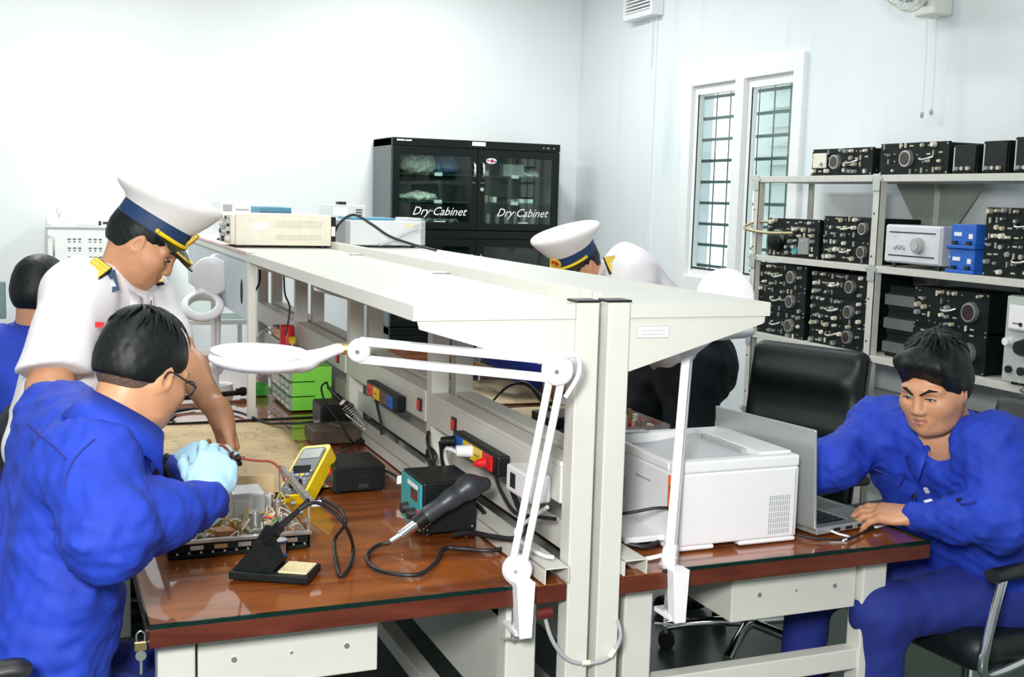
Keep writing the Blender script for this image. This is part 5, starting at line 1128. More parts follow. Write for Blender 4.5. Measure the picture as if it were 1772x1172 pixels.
t = box_dev('generator', 'white instrument standing behind the oscilloscope on the left', 'instrument', .76, 5.36, SZ, .90, 5.6, 1.555, WHITE); MB().box(.775, 5.357, 1.51, .815, 5.361, 1.54).build('display', GREY, t); MB().box(.83, 5.357, 1.515, .89, 5.361, 1.522).build('print', GREY, t)
t = box_dev('blue_case', 'flat blue instrument case behind the oscilloscope', 'case', .94, 5.36, SZ, 1.085, 5.7, 1.532, mat('steel_blue', (.08, .26, .38), .5)); MB().box(.94, 5.355, 1.50, 1.08, 5.36, 1.51).build('seam', RUBBER, t)
t = box_dev('counter', 'small pale grey counter with slots behind the black flex', 'instrument', 1.27, 5.4, SZ, 1.45, 5.65, 1.55, mat('pale_grey', (.66, .70, .72), .5))
for i in range(4): MB().box(1.40, 5.397, 1.49+i*.012, 1.43, 5.401, 1.495+i*.012).build('vent', RUBBER, t)
MB().box(1.29, 5.397, 1.50, 1.36, 5.401, 1.54).build('panel', WHITE, t); MB().box(1.35, 5.55, 1.55, 1.39, 5.6, 1.565).build('knob', RUBBER, t)
# ================================================================ RIGHT BENCH: THINGS
def printer():
    t = thing('printer', 'white laser printer with orange stripe on the right bench', 'printer', (1.6, 2.6, Z)); PW = mat('printer_white', (.84, .85, .88), .38, var=.01)
    x0, x1, y0, y1, z0, z1 = 1.42, 1.782, 2.385, 2.77, Z, .975
    b = MB(); b.box(x0, y0, z0+.012, x1, y1, z1-.03); b.box(x0, y0, z0, x0+.12, y1, z0+.012).box(x1-.17, y0, z0, x1, y1, z0+.012); b.build('body', PW, t, .008, 3)
    # top frame with sunken output tray
    f = MB(); f.box(x0, y0, z1-.03, x1, y0+.035, z1).box(x0, y1-.035, z1-.03, x1, y1, z1).box(x1-.10, y0+.035, z1-.03, x1, y1-.035, z1+.004).box(x0, y0+.035, z1-.03, x0+.02, y1-.035, z1-.006); f.build('top_frame', PW, t, .006, 3)
    vs, fs = [], []; n = 10
    for i in range(n+1):
        u = i/n; x = x0+.02+u*(x1-.10-x0-.02); z = z1-.029+.028*max(0, (u-.15))**1.6
        vs += [(x, y0+.035, z), (x, y1-.035, z)]
    for i in range(n): fs.append((2*i, 2*i+2, 2*i+3, 2*i+1))
    MB().add(vs, fs, True).build('output_tray', mat('tray_grey', (.55, .57, .6), .4), t)
    MB().box(x1-.115, y0+.09, z1-.012, x1-.10, y1-.09, z1+.003).build('paper_stop', GREY, t, .003)
    MB().box(x0+.03, y1-.034, z1, x0+.12, y1-.004, z1+.004).build('control_panel', GREY, t, .001)
    # front (facing left): orange stripe, tray seam, slot
    MB().box(x0-.003, y0+.02, z0+.10, x0, y0+.03, z1-.035).build('orange_stripe', mat('orange', (.85, .18, .03), .4), t); MB().box(x0-.004, y0+.012, z1-.10, x0, y0+.02, z1-.06).build('power_button', RUBBER, t)
    MB().box(x0-.0015, y0+.12, z1-.075, x0, y0+.2, z1-.07).build('slot', GREY, t); MB().box(x0-.002, y0+.26, z0+.08, x0, y0+.30, z0+.13).build('badge', GREY, t)
    MB().box(x0-.11, y0+.04, z0+.02, x0, y1-.06, z0+.035).build('paper_tray', PW, t, .003)
    for i in range(10):
        for j in range(7): MB().cb(x1-.085+i*.0065, y0-.0002, z0+.03+j*.0145, .003, .0016, .012).build('vent', GREY, t)
    MB().box(x1-.012, y0-.001, z0+.014, x1-.009, y0+.001, z1-.035).build('panel_seam', GREY, t)
    return t
printer()
def laptop():
    ang = R_(9); M = Matrix.Translation((1.853, 2.392, Z)) @ rotm(0, 0, ang); t = thing('laptop', 'silver laptop open on the right bench before the seated person', 'laptop', (1.97, 2.6, Z))
    SIL = mat('laptop_silver', (.50, .53, .52), .33, .55, var=.03); DK = mat('laptop_deck', (.16, .19, .185), .4, .3, var=.05); D, W = .26, .385
    MB(M).box(0, 0, .004, D, W, .022).build('base', SIL, t, .003); MB(M).box(.008, .006, .022, D-.004, W-.006, .0228).build('deck', DK, t)
    K = MB(M).box(.035, .03, .0225, .135, W-.05, .0235).build('keyboard_well', RUBBER, t)
    for i in range(5):
        for j in range(15): MB(M).box(.038+i*.0195, .034+j*.0201, .0235, .0545+i*.0195, .0515+j*.0201, .0262).build('key', mat('key_black', (.012, .016, .016), .35), K, .0015, 1)
    MB(M).box(.16, .13, .0226, .235, .23, .0236).build('touchpad', mat('pad_dark', (.09, .1, .1), .3), t); MB(M).box(.142, .03, .0228, .146, W-.05, .024).build('trim_strip', SIL, t)
    L = M @ Matrix.Translation((0, 0, .02)) @ rotm(0, R_(-4), 0)
    ld = MB(L).box(-.009, 0, 0, 0, W, .265).build('lid', SIL, t, .004, 3); MB(L).box(0, .012, .018, .0012, W-.012, .252).build('screen', mat('screen_blue', (.10, .14, .2), .08, emit=(.5, .65, .9), es=.25), ld)
    for y in (.05, W-.08): MB(M).cyl((-.002, y, .02), (-.002, y+.035, .02), .006, n=10).build('hinge', DK, t)
    for i in range(3): MB(M).box(.06+i*.045, -.0008, .008, .085+i*.045, .001, .016).build('port', RUBBER, t)
    for (x, y) in ((.02, .02), (D-.02, .02), (.02, W-.02), (D-.02, W-.02)): MB(M).cyl((x, y, 0), (x, y, .005), .006, n=8).build('foot', RUBBER, t)
    c = thing('laptop_cable', 'white and black leads curling under the laptop edge', 'cable', (1.9, 2.36, Z))
    MB().tube([M @ Vector((.05, -.001, .011)), M @ Vector((.06, -.02, .006)), M @ Vector((.07, -.045, .004)), M @ Vector((.03, -.062, .004))], .003, 8, 6).build('white_lead', WHITE, c)
    MB().tube([M @ Vector((-.05, .02, .008)), M @ Vector((-.02, -.02, .005)), M @ Vector((.05, -.055, .004)), M @ Vector((.14, -.03, .004)), M @ Vector((.19, -.015, .008)), M @ Vector((.175, -.001, .012))], .0035, 8, 6).build('black_lead', RUBBER, c)
    s = thing('pen_case', 'white glossy pen lying by the laptop front corner', 'pen', tuple(M @ Vector((.25, -.02, 0)))); MB().tube([M @ Vector((.20, -.018, .007)), M @ Vector((.25, -.012, .008)), M @ Vector((.275, -.008, .024)), M @ Vector((.285, -.006, .034))], .006, 10, 4, flat=.6).build('pen', WHITE, s)
laptop()
# open radio tray on the right bench
t = thing('radio_tray', 'metal tray of radio parts behind the printer', 'tray', (2.03, 3.75, Z)); x0, x1, y0, y1 = 1.90, 2.09, 3.56, 3.92; m = MB()
m.box(x0, y0, Z, x1, y1, Z+.004).box(x0, y0, Z, x0+.003, y1, Z+.06).box(x1-.003, y0, Z, x1, y1, Z+.06).box(x0, y0, Z, x1, y0+.003, Z+.06).box(x0, y1-.003, Z, x1, y1, Z+.06); m.build('tray', STEEL, t)
rr = random.Random(11)
for i in range(40):
    x, y = rr.uniform(x0+.015, x1-.015), rr.uniform(y0+.015, y1-.015); r = rr.uniform(.006, .013); z = Z+.004
    MB().cyl((x, y, z), (x, y, z+rr.uniform(.03, .07)), r, n=10).build('component', [BRASS, STEEL, mat('ceramic', (.8, .76, .66), .5), RED, BEIGE][i % 5], t)
# black charger case with thick lead
t = thing('charger_case', 'black equipment case with a curved lead behind the near post', 'case', (1.72, 3.8, Z)); MB().box(1.62, 3.68, Z, 1.83, 3.90, Z+.035).build('base', BLACK, t, .004); MB().box(1.68, 3.72, Z+.035, 1.82, 3.88, Z+.075).build('lid', BLACK, t, .006); MB().box(1.645, 3.69, Z+.035, 1.675, 3.75, Z+.045).build('latch', GREY, t)
MB().tube([(1.74, 3.86, Z+.07), (1.72, 3.90, Z+.12), (1.69, 3.96, Z+.16), (1.64, 4.02, Z+.14), (1.60, 4.08, Z+.07), (1.57, 4.12, Z+.012)], [.014, .010, .008, .005, .004, .004], 8, 6).build('lead', RUBBER, t)
# papers and small kit beside the right post
paper('loose_paper', 'white paper lying left of the printer by the post', 1.24, 2.48, 1.40, 2.72, Z, PAPER, R_(6), n=8, amp=.006, seed=12)
t = thing('glass_cube', 'small glass paperweight with a blue tint by the right post', 'paperweight', (1.31, 2.50, Z)); MB().box(1.285, 2.49, Z+.008, 1.325, 2.53, Z+.05).build('glass', mat('blue_glass', (.35, .5, .75), .05, trans=.5), t, .003); MB().box(1.28, 2.485, Z+.006, 1.33, 2.535, Z+.0085).build('plinth', GREY, t)
for lb, pts, r, m in (('black printer lead running left behind the lamp arm', [(1.418, 2.40, .86), (1.38, 2.41, .86), (1.33, 2.44, .845), (1.27, 2.48, .83), (1.24, 2.5, .83)], .004, RUBBER), ('black plug and lead at the printer foot', [(1.40, 2.42, Z+.02), (1.36, 2.41, Z+.014), (1.32, 2.43, Z+.018), (1.26, 2.46, Z+.02)], .006, RUBBER)):
    tag(MB().tube(pts, r, 8, 6).build('printer_lead', m), lb, 'cable')
# ================================================================ RACK ON THE RIGHT WALL
RX0, RX1 = 3.435, 3.775
RY = [5.09, 4.16, 3.23, 2.30]
RZ = [1.75, 1.35, .95, .55, .15]
ANG = mat('rack_grey', (.62, .62, .56), .45, var=.05)
def rack():
    t = thing('storage_rack', 'grey slotted-angle rack full of radio sets along the right wall', 'rack', (3.6, 3.7, 0))
    for x, s in ((RX0, 1), (RX1, -1)):
        for y in RY:
            p = MB().box(x-.002*s, y-.022, 0, x+.001*s, y+.022, RZ[0]+.0).box(x-.002*s, y-.022, 0, x+.035*s, y-.019, RZ[0]).build('post', ANG, t)
            for k in range(9): MB().cyl((x-.0025, y+.008, .25+k*.19), (x-.0035, y+.008, .25+k*.19), .005, n=8).build('hole', RUBBER, p)
    for z in RZ:
        for i in range(3):
            s = MB().box(RX0-.004, RY[i+1]+.023, z-.03, RX1, RY[i]-.023, z).build('shelf_board', ANG, t, .002)
        for y in RY:
            for dy in (-.03, .03): MB().cyl((RX0-.005, y+dy, z-.015), (RX0-.010, y+dy, z-.015), .008, n=8).build('bolt', STEEL, t)
            MB().box(RX0-.008, y-.024, z-.07, RX0-.004, y+.024, z+.004).build('corner_plate', STEEL, t, .001)
    # gusset on the back of the second bay
    MB(FR((RX1-.006, 0, 0), (0, 1, 0), (0, 0, 1), (1, 0, 0))).prism([(4.43, RZ[0]-.03), (3.87, RZ[0]-.03), (4.09, RZ[0]-.30), (4.21, RZ[0]-.30)], 0, .003).build('gusset', mat('gusset_green', (.27, .32, .27), .5), t)
rack()
# radio units: dark front panel toward -X crowded with knobs, cable grips and a round porthole
KN = [mat('knob_pale', (.62, .56, .42), .4, .3, var=.2), STEEL, mat('knob_grey', (.28, .3, .29), .45), BEIGE]
def radio(label, yc, z, w, h, d=.26, x=RX0+.03, seed=0, handle=True, port=.8, dens=1., rotz=0, group='dark radio sets on the rack'):
    t = thing('radio_set', label, 'radio', (x, yc, z), group=group); r = random.Random(seed); M = Matrix.Translation((x, yc, z)) @ rotm(0, 0, rotz)
    def B(nm, par, *a, m=DKGREEN, bev=0): return MB(M).box(*a).build(nm, m, par, bev)
    B('case', t, .012, -w/2+.006, .004, d, w/2-.006, h-.004, bev=.003); f = B('front_panel', t, 0, -w/2, 0, .012, w/2, h, bev=.001)
    pr = min(h*.28, .042)
    py = -w/2+w*(1-port)+.0
    c = M @ Vector((0, py, h*.5)); MB().cyl(c, c+Vector((-.018, 0, 0)), pr, pr*.92, n=24).build('porthole_ring', STEEL, f); MB().cyl(c+Vector((-.0185, 0, 0)), c+Vector((-.0195, 0, 0)), pr*.75, n=24).build('porthole', mat('dark_lens', (.05, .035, .025), .1), f)
    cells = []
    ny, nz = max(3, int((w-.10)/.027)), max(2, int(h/.03))
    for i in range(ny):
        for j in range(nz):
            yy, zz = w/2-.02-i*(w-.04)/ny-.008, .02+j*(h-.03)/max(1, nz-1)*.95
            if abs(yy-py) < pr+.012: 
                if r.random() < .7: continue
                yy, zz = yy, (.012 if j % 2 else h-.012)
            if r.random() > .82*dens: continue
            p = M @ Vector((0, yy+r.uniform(-.004, .004), min(max(zz+r.uniform(-.004, .004), .01), h-.01))); k = r.random()
            if k < .45: rad = r.uniform(.006, .0125); MB().cyl(p, p+Vector((-r.uniform(.01, .022), 0, 0)), rad, rad*.85, n=12).build('knob', r.choice(KN), f)
            elif k < .65: MB().cb(p.x-.004, p.y, p.z, .008, .005, .022).build('switch', r.choice(KN), f)
            elif k < .85: MB().cyl(p, p+Vector((-.003, 0, 0)), .0035, n=8).build('screw', STEEL, f)
            else: MB().cb(p.x-.0008, p.y, p.z, .002, .022, .006).build('print', KN[0], f)
    for sy in (-1, 1):
        for zz in (.008, h-.008): p = M @ Vector((0, sy*(w/2-.008), zz)); MB().cyl(p, p+Vector((-.003, 0, 0)), .004, n=8).build('screw', STEEL, f)
    if handle:
        hy = py+.12*(1 if py < 0 else -1); MB(M).tube([(-.002, hy+.04, h*.5+.004), (-.022, hy+.025, h*.5-.004), (-.024, hy-.01, h*.5-.006), (-.002, hy-.035, h*.5+.006)], .0045, 8, 4).build('grip', STEEL, f)
    return t
z1, z2, z3 = RZ[0]+.001, RZ[1]+.001, RZ[2]+.001
radio('dark radio with beige patch at the left end of the top shelf', 4.46, z1, .44, .125, seed=1, port=.42, group='dark radio sets on the rack')
MB().box(3.452, 4.56, z1+.035, 3.462, 4.66, z1+.105).build('beige_patch', BEIGE, [o for o in bpy.data.objects if o.get('label', '').startswith('dark radio with beige')][0], .004)
radio('second dark radio from the window on the top shelf', 3.98, z1, .42, .135, seed=2, port=.42)
for i, y in enumerate((3.66, 3.50, 3.34, 3.17)):
    t = thing('metal_module', ['narrow dark module beside the second radio on the top shelf', 'dark module second from the radios on the top shelf', 'dark module with bright edge third from the radios on the top shelf', 'dark module at the right end of the top shelf'][i], 'module', (3.55, y, z1), group='dark modules on the top shelf')
    h = .115+.01*(i % 3); MB().box(3.45, y-.066, z1, 3.72, y+.066, z1+h).build('case', DKGREEN, t, .003); MB().box(3.444, y-.06, z1+.006, 3.45, y+.06, z1+h-.006).build('front_panel', BLACK, t)
    for k in range(3): MB().cyl((3.444, y-.03+k*.03, z1+.02), (3.43, y-.03+k*.03, z1+.02), .008, n=10).build('knob', KN[k], t)
    MB().box(3.441, y+.05, z1+.01, 3.446, y+.056, z1+h-.01).build('edge_strip', STEEL, t)
# second shelf
radio('open radio unit with a hose loop at the left of the middle shelf', 4.80, z2, .42, .19, seed=3, port=.22, dens=1.15, handle=False)
lp = [o for o in bpy.data.objects if o.get('label', '').startswith('open radio unit with a hose')][0]
MB().tube([(3.45, 4.78, z2+.12), (3.40, 4.92, z2+.115), (3.38, 5.06, z2+.125), (3.40, 5.13, z2+.14), (3.44, 5.1, z2+.165), (3.46, 5.0, z2+.17)], .008, 10, 6).build('hose_loop', mat('brass_hose', (.45, .38, .22), .4, .5), lp); MB().sph((3.45, 4.93, z2+.075), .055, 18, (.5, 1, .9)).build('black_dome', BLACK, lp); MB().box(3.455, 4.66, z2+.02, 3.463, 4.74, z2+.10).build('pale_plate', KN[2], lp); MB().box(3.453, 4.75, z2+.02, 3.463, 4.79, z2+.05).build('teal_block', mat('teal_panel', (.05, .38, .40), .4), lp)
for k in range(2): radio(['lower radio of the pair left of the second rack post', 'upper radio of the pair left of the second rack post'][k], 4.375, z2+k*.106, .37, .104, seed=10+k, port=.8)
t = thing('silver_instrument', 'silver-white instrument box with round dial on the middle shelf', 'instrument', (3.55, 3.92, z2)); SB = mat('silver_paint', (.60, .63, .66), .4, .2, var=.04)
MB().box(3.45, 3.755, z2+.02, 3.70, 4.10, z2+.185).build('case', SB, t, .006); MB().box(3.444, 3.765, z2+.026, 3.451, 4.095, z2+.18).build('front_panel', mat('silver_panel', (.7, .72, .76), .35, .1), t, .003)
MB().cyl((3.444, 3.885, z2+.10), (3.424, 3.885, z2+.10), .036, .032, n=24).build('dial', GREY, t); MB().cyl((3.424, 3.885, z2+.10), (3.419, 3.885, z2+.10), .022, n=20).build('dial_hub', STEEL, t)
for zz in (.05, .15): MB().box(3.442, 3.79, z2+zz, 3.445, 4.07, z2+zz+.005).build('line', RUBBER, t)
for k in range(5): MB().sph((3.442, 4.03-k*.014, z2+.085+.008*(k % 2)), .007, 8).build('emblem', GREY, t)
for k in range(4): MB().sph((3.5+k*.045, 3.753, z2+.06+.045*(k % 2)), .012, 10, (1, .5, 1)).build('side_knob', KN[1], t)
for y in (3.79, 4.06): MB().cyl((3.47, y, z2), (3.47, y, z2+.021), .012, n=10).build('foot', RUBBER, t)
for k in range(2):
    t = thing('blue_box', ['lower of the two blue plastic boxes on the middle shelf', 'upper of the two blue plastic boxes on the middle shelf'][k], 'box', (3.5, 3.64, z2+k*.1), group='blue plastic boxes')
    MB().box(3.44, 3.565, z2+k*.1, 3.66, 3.72, z2+k*.1+.014).build('base', BLUEP, t, .002); MB().box(3.452, 3.575, z2+k*.1+.014, 3.65, 3.71, z2+k*.1+.098).build('case', BLUEP, t, .004); MB().box(3.449, 3.65, z2+k*.1+.05, 3.4525, 3.69, z2+k*.1+.065).build('print', PAPER, t); MB().box(3.449, 3.59, z2+k*.1+.04, 3.4525, 3.61, z2+k*.1+.06).build('print', PAPER, t)
    for y in (3.595, 3.67): MB().box(3.441, y, z2+k*.1+.012, 3.453, y+.02, z2+k*.1+.03).build('latch', RUBBER, t)
for k in range(2): radio(['lower dark radio right of the blue boxes', 'upper dark radio right of the blue boxes'][k], 3.34, z2+k*.135, .40, .133, seed=20+k, port=.78)
# third shelf
for k in range(3): radio(['bottom radio of the stack by the left rack post on the third shelf', 'middle radio of the stack by the left rack post on the third shelf', 'top radio of the stack by the left rack post on the third shelf'][k], 4.87, z3+k*.121, .40, .119, seed=30+k, port=.72)
for k in range(3): radio(['bottom radio of the stack left of the second rack post on the third shelf', 'middle radio of the stack left of the second rack post on the third shelf', 'top radio of the stack left of the second rack post on the third shelf'][k], 4.42, z3+k*.116, .41, .114, seed=40+k, port=.72)
for k in range(3): t = thing('plug_in_unit', ['lowest bare plug-in unit right of the second rack post', 'middle bare plug-in unit right of the second rack post', 'top bare plug-in unit right of the second rack post'][k], 'module', (3.6, 4.0, z3+k*.105), group='bare plug-in units'); MB().box(3.50, 3.92, z3+k*.105, 3.74, 4.12, z3+k*.105+.075).build('chassis', BLACK, t, .002); MB().box(3.488, 3.915, z3+k*.105+.02, 3.50, 4.125, z3+k*.105+.066).build('front_panel', mat('dull_grey', (.16, .17, .17), .4, .3), t); MB().box(3.5, 3.93, z3+k*.105+.075, 3.74, 4.11, z3+k*.105+.104).build('spacer', DKGREEN, t)
for k in range(2): radio(['lower radio of the pair behind the seated person', 'upper radio of the pair behind the seated person'][k], 3.70, z3+.0+k*.165, .42, .163, seed=50+k, port=.78)
t = thing('test_set', 'grey test set with two white meters on the third shelf', 'test set', (3.5, 3.22, z3)); GP = mat('test_grey', (.46, .50, .47), .45, var=.04); GS = mat('test_green_side', (.10, .15, .13), .5)
x0, y0, y1, zt = 3.40, 3.0, 3.34, z3+.34
MB().box(x0+.012, y0, z3+.012, 3.70, y1, zt).build('case', GS, t, .004); MB().box(x0, y0+.004, z3+.014, x0+.013, y1-.004, zt-.004).build('front_panel', GP, t, .002)
for yy, m2 in ((3.27, GP), (3.11, RUBBER)):
    MB().box(x0-.012, yy-.048, zt-.13, x0, yy+.048, zt-.025).build('meter_frame', m2, t, .002); q = MB().box(x0-.0135, yy-.04, zt-.122, x0-.0115, yy+.04, zt-.033).build('meter_dial', PAPER, t); MB().box(x0-.0145, yy-.025, zt-.105, x0-.013, yy+.02, zt-.101).build('needle', RUBBER, q); MB().cyl((x0-.012, yy-.02, zt-.105), (x0-.017, yy-.02, zt-.105), .008, n=12).build('pivot', RUBBER, q)
MB().cyl((x0, 3.24, z3+.15), (x0-.03, 3.24, z3+.15), .034, .026, n=8).build('big_knob', RUBBER, t); MB().cyl((x0, 3.31, z3+.165), (x0-.025, 3.31, z3+.165), .015, n=14).build('white_knob', WHITE, t)
for (yy, zz, r_) in ((3.12, .15, .013), (3.12, .10, .009), (3.30, .06, .014), (3.24, .06, .016), (3.06, .11, .006), (3.07, .03, .008)): MB().cyl((x0, yy, z3+zz), (x0-.012, yy, z3+zz), r_, n=14).build('jack', STEEL if r_ == .013 else RUBBER, t)
MB().box(x0-.014, 3.08, z3+.052, x0, 3.16, z3+.068).build('bar_knob', RUBBER, t, .003)
for (yy, zz, w_) in ((3.19, zt-z3-.05, .05), (3.19, zt-z3-.155, .035), (3.12, .175, .03), (3.12, .02, .04)): MB().box(x0-.0008, yy-w_/2, z3+zz-.007, x0+.001, yy+w_/2, z3+zz+.007).build('label', DARKH, t)
MB().tube([(3.5, 3.09, zt), (3.5, 3.09, zt+.04), (3.5, 3.2, zt+.05), (3.5, 3.25, zt+.04), (3.5, 3.25, zt)], .006, 8, 4).build('handle', RUBBER, t)
for y in (y0+.03, y1-.03): MB().cyl((x0+.04, y, z3), (x0+.04, y, z3+.013), .012, n=10).cyl((3.66, y, z3), (3.66, y, z3+.013), .012, n=10).build('foot', RUBBER, t)
t = thing('carry_case', 'dark case with a carrying handle behind the grey test set', 'case', (3.6, 3.42, z3)); MB().box(3.54, 3.37, z3, 3.73, 3.47, z3+.33).build('case', DKGREEN, t, .004); MB().tube([(3.6, 3.38, z3+.33), (3.6, 3.38, z3+.37), (3.6, 3.46, z3+.37), (3.6, 3.46, z3+.33)], .006, 8, 3).build('handle', RUBBER, t)
# lower shelf: boxes glimpsed behind the chairs
for i, y in enumerate((4.75, 4.35, 3.85)):
    t = thing('equipment_case', ['dark equipment case on the lower rack shelf by the window', 'dark equipment case in the middle of the lower rack shelf', 'dark equipment case on the lower rack shelf behind the seated person'][i], 'case', (3.6, y, RZ[3]+.001), group='cases on the lower rack shelf'); MB().box(3.46, y-.15, RZ[3]+.001, 3.72, y+.15, RZ[3]+.2).build('case', GREY if i == 1 else DKGREEN, t, .004); MB().box(3.45, y-.05, RZ[3]+.10, 3.461, y+.05, RZ[3]+.125).build('handle', STEEL, t, .002)
tag(MB().tube([(3.38, 3.0, .93), (3.36, 2.98, .97), (3.34, 2.90, .99), (3.33, 2.8, .96), (3.33, 2.75, .8)], .012, 10, 6).build('hose', BEIGE), 'cream hose bending below the grey test set', 'hose')
# ================================================================ DRY CABINET
def dry_cabinet():
    x0, x1, y0, y1 = 2.226, 3.471, 7.63, 8.11; t = thing('dry_cabinet', 'tall black dry cabinet with glass doors against the back wall', 'cabinet', ((x0+x1)/2, 7.87, 0))
    SIDE = mat('cabinet_grey_side', (.16, .19, .20), .5, var=.08, scale=200); KB = mat('cabinet_black', (.003, .007, .006), .35, var=.1, spec=.3); DG = thin_glass('cabinet_glass', (.82, .91, .88)); INS = mat('cabinet_inside', (.02, .05, .043), .5, var=.1)
    for (za, zb) in ((1.375, 1.995), (.70, 1.37), (.05, .695)):
        MB().box(x0, y0+.03, za, x0+.02, y1, zb).build('side_panel', SIDE, t); MB().box(x1-.02, y0+.03, za, x1, y1, zb).build('side_panel', SIDE, t)
        MB().box(x0+.02, y1-.02, za, x1-.02, y1, zb).build('rear_panel', INS, t); MB().box(x0+.02, y0+.03, za, x1-.02, y1-.02, za+.02).build('floor_panel', INS, t); MB().box(x0, y0+.0, zb-.055, x1, y1, zb).build('head_panel', KB, t, .003)
        xm = (x0+x1)/2
        for k, (xa, xb) in enumerate(((x0+.003, xm-.003), (xm+.003, x1-.003))):
            d = MB().box(xa, y0, za+.004, xb, y0+.028, za+.05).box(xa, y0, zb-.11, xb, y0+.028, zb-.058).box(xa, y0, za+.05, xa+.05, y0+.028, zb-.11).box(xb-.05, y0, za+.05, xb, y0+.028, zb-.11).build('door', KB, t, .002)
            MB().box(xa+.05, y0+.010, za+.05, xb-.05, y0+.015, zb-.11).build('pane', DG, d)
            hx = xb-.03 if k == 0 else xa+.03; zc = za+.72*(zb-za)-.03
            MB().tube([(hx, y0, zc+.05), (hx, y0-.022, zc+.03), (hx, y0-.022, zc-.03), (hx, y0, zc-.05)], .009, 8, 4).build('handle', CHROME, d)
            if k == 1: MB().cyl((xa+.025, y0, zc-.13), (xa+.025, y0-.008, zc-.13), .014, n=16).build('lock', CHROME, d)
            for q in range(2): MB().cyl((hx+(-.008 if q else .008), y0, zc-.085), (hx+(-.008 if q else .008), y0-.002, zc-.085), .004, n=8).build('screw', STEEL, d)
        for q in (.33, .66):
            zz = za+q*(zb-za-.05); s = MB().box(x0+.025, y0+.06, zz, x1-.025, y1-.025, zz+.008).build('shelf', INS, t)
            for xx in (x0+.35, x1-.32): MB().box(xx-.028, y0+.056, zz-.006, xx+.028, y0+.06, zz+.018).build('shelf_label', PAPER, s)
        for i, xx in enumerate((x1-.13, x1-.10, x1-.09, x1-.05)): MB().cyl((xx, y0, zb-.03), (xx, y0-.002, zb-.03), .005, n=8).build('indicator', STEEL, t)
        if za > 1:
            for k in (0, 1):
                MM = FR(((x0+xm)/2+.03 if k == 0 else (xm+x1)/2+.03, y0+.0085, za+.125), (1, 0, 0), (0, 0, 1), (0, -1, 0))
                text_obj('lettering', 'Dry\u00b7Cabinet', .082, MM, PAPER, t, shear=.45, xs=.95)
                MB().box(MM.translation.x-.03, y0+.0075, za+.055, MM.translation.x+.05, y0+.0095, za+.060).build('lettering_line', PAPER, t)
            MB().box(xm-.05, y0-.0015, zb-.035, xm+.05, y0, zb-.008).build('name_plate', PAPER, t); MB().box(x0+.03, y0-.0015, zb-.022, x0+.085, y0, zb-.012).build('maker_print', PAPER, t); MB().box(x0+.092, y0-.0015, zb-.022, x0+.135, y0, zb-.013).build('maker_print', PAPER, t)
            lx = xm+.10; e = MB().sph((lx, y0+.007, zb-.135), .04, 20, (1, .06, .5)).build('oval_badge', PAPER, t); MB().sph((lx+.003, y0+.005, zb-.135), .016, 12, (1, .12, .8)).build('badge_mark', RED, e); MB().sph((lx-.024, y0+.0055, zb-.132), .012, 12, (1, .12, .5)).build('badge_mark', BLUEP, e); MB().sph((lx+.028, y0+.0055, zb-.138), .012, 12, (1, .12, .5)).build('badge_mark', BLUEP, e)
    return x0, x1, y0, y1
x0, x1, y0, y1 = dry_cabinet()
BAG = mat('clear_bag', (.72, .70, .62), .25, var=.2, scale=40); BBAG = mat('blue_bag', (.10, .22, .38), .2, var=.3, scale=30)
def lump(name, label, cat, c, r, m, seed, group=None, amp=.02):
    S = Sdf(.012); S.ell(c, r, k=.02); S.ell((c[0]+r[0]*.4, c[1], c[2]+r[2]*.3), (r[0]*.5, r[1]*.7, r[2]*.8), k=.03); S.plane((c[0], c[1], c[2]-r[2]*.7), (0, 0, -1)); o = link(name, raw_mesh(name, [S.mesh(warp=folds(amp, 45, seed))], m)); return tag(o, label, cat, group)
sz1 = 1.375+.66*.57+.009; sz2 = 1.375+.33*.57+.009; sz0 = 1.396
lump('plastic_bag', 'crumpled clear plastic bag on the top shelf inside the dry cabinet', 'bag', (2.46, 7.80, sz1+.056), (.13, .09, .08), BAG, 3)
lump('plastic_bag', 'knotted blue plastic bag on the top shelf inside the dry cabinet', 'bag', (2.66, 7.80, sz1+.056), (.09, .08, .08), BBAG, 4); bb = bpy.data.objects['plastic_bag.001']
for q in (-1, 1): MB().tube([(2.66+q*.02, 7.78, sz1+.10), (2.67+q*.035, 7.77, sz1+.14), (2.68+q*.05+.02, 7.77, sz1+.16)], .012, 8, 4, flat=.4).build('ear', BBAG, bb)
lump('plastic_bag', 'flat heap of clear bags on the middle cabinet shelf', 'bag', (2.46, 7.80, sz2+.025), (.14, .09, .035), BAG, 6)
lump('plastic_bag', 'flat clear bag at the right end of the top cabinet shelf', 'bag', (3.30, 7.8, sz1+.0155), (.09, .08, .022), BAG, 9)
for i, (x, w_, h, zz, m, lb) in enumerate(((3.16, .16, .085, sz1, mat('bag_box', (.55, .56, .52), .5), 'wrapped pale box on the top cabinet shelf'), (2.92, .10, .035, sz1, PAPER, 'stack of white cards on the top cabinet shelf'), (2.925, .085, .05, sz2, mat('amber_box', (.45, .30, .12), .6), 'amber cardboard box on the middle cabinet shelf'), (3.02, .03, .04, sz2, PAPER, 'small white carton beside the amber box'), (3.16, .03, .025, sz2, GREY, 'small grey carton on the middle cabinet shelf'), (3.23, .035, .03, sz2, PAPER, 'white carton second from the cabinet side on the middle shelf'), (3.30, .04, .03, sz2, PAPER, 'white carton nearest the cabinet side on the middle shelf'))):
    tag(MB().box(x-w_/2, 7.74, zz, x+w_/2, 7.82, zz+h).build('carton', m, None, .003), lb, 'box', 'cartons in the dry cabinet')
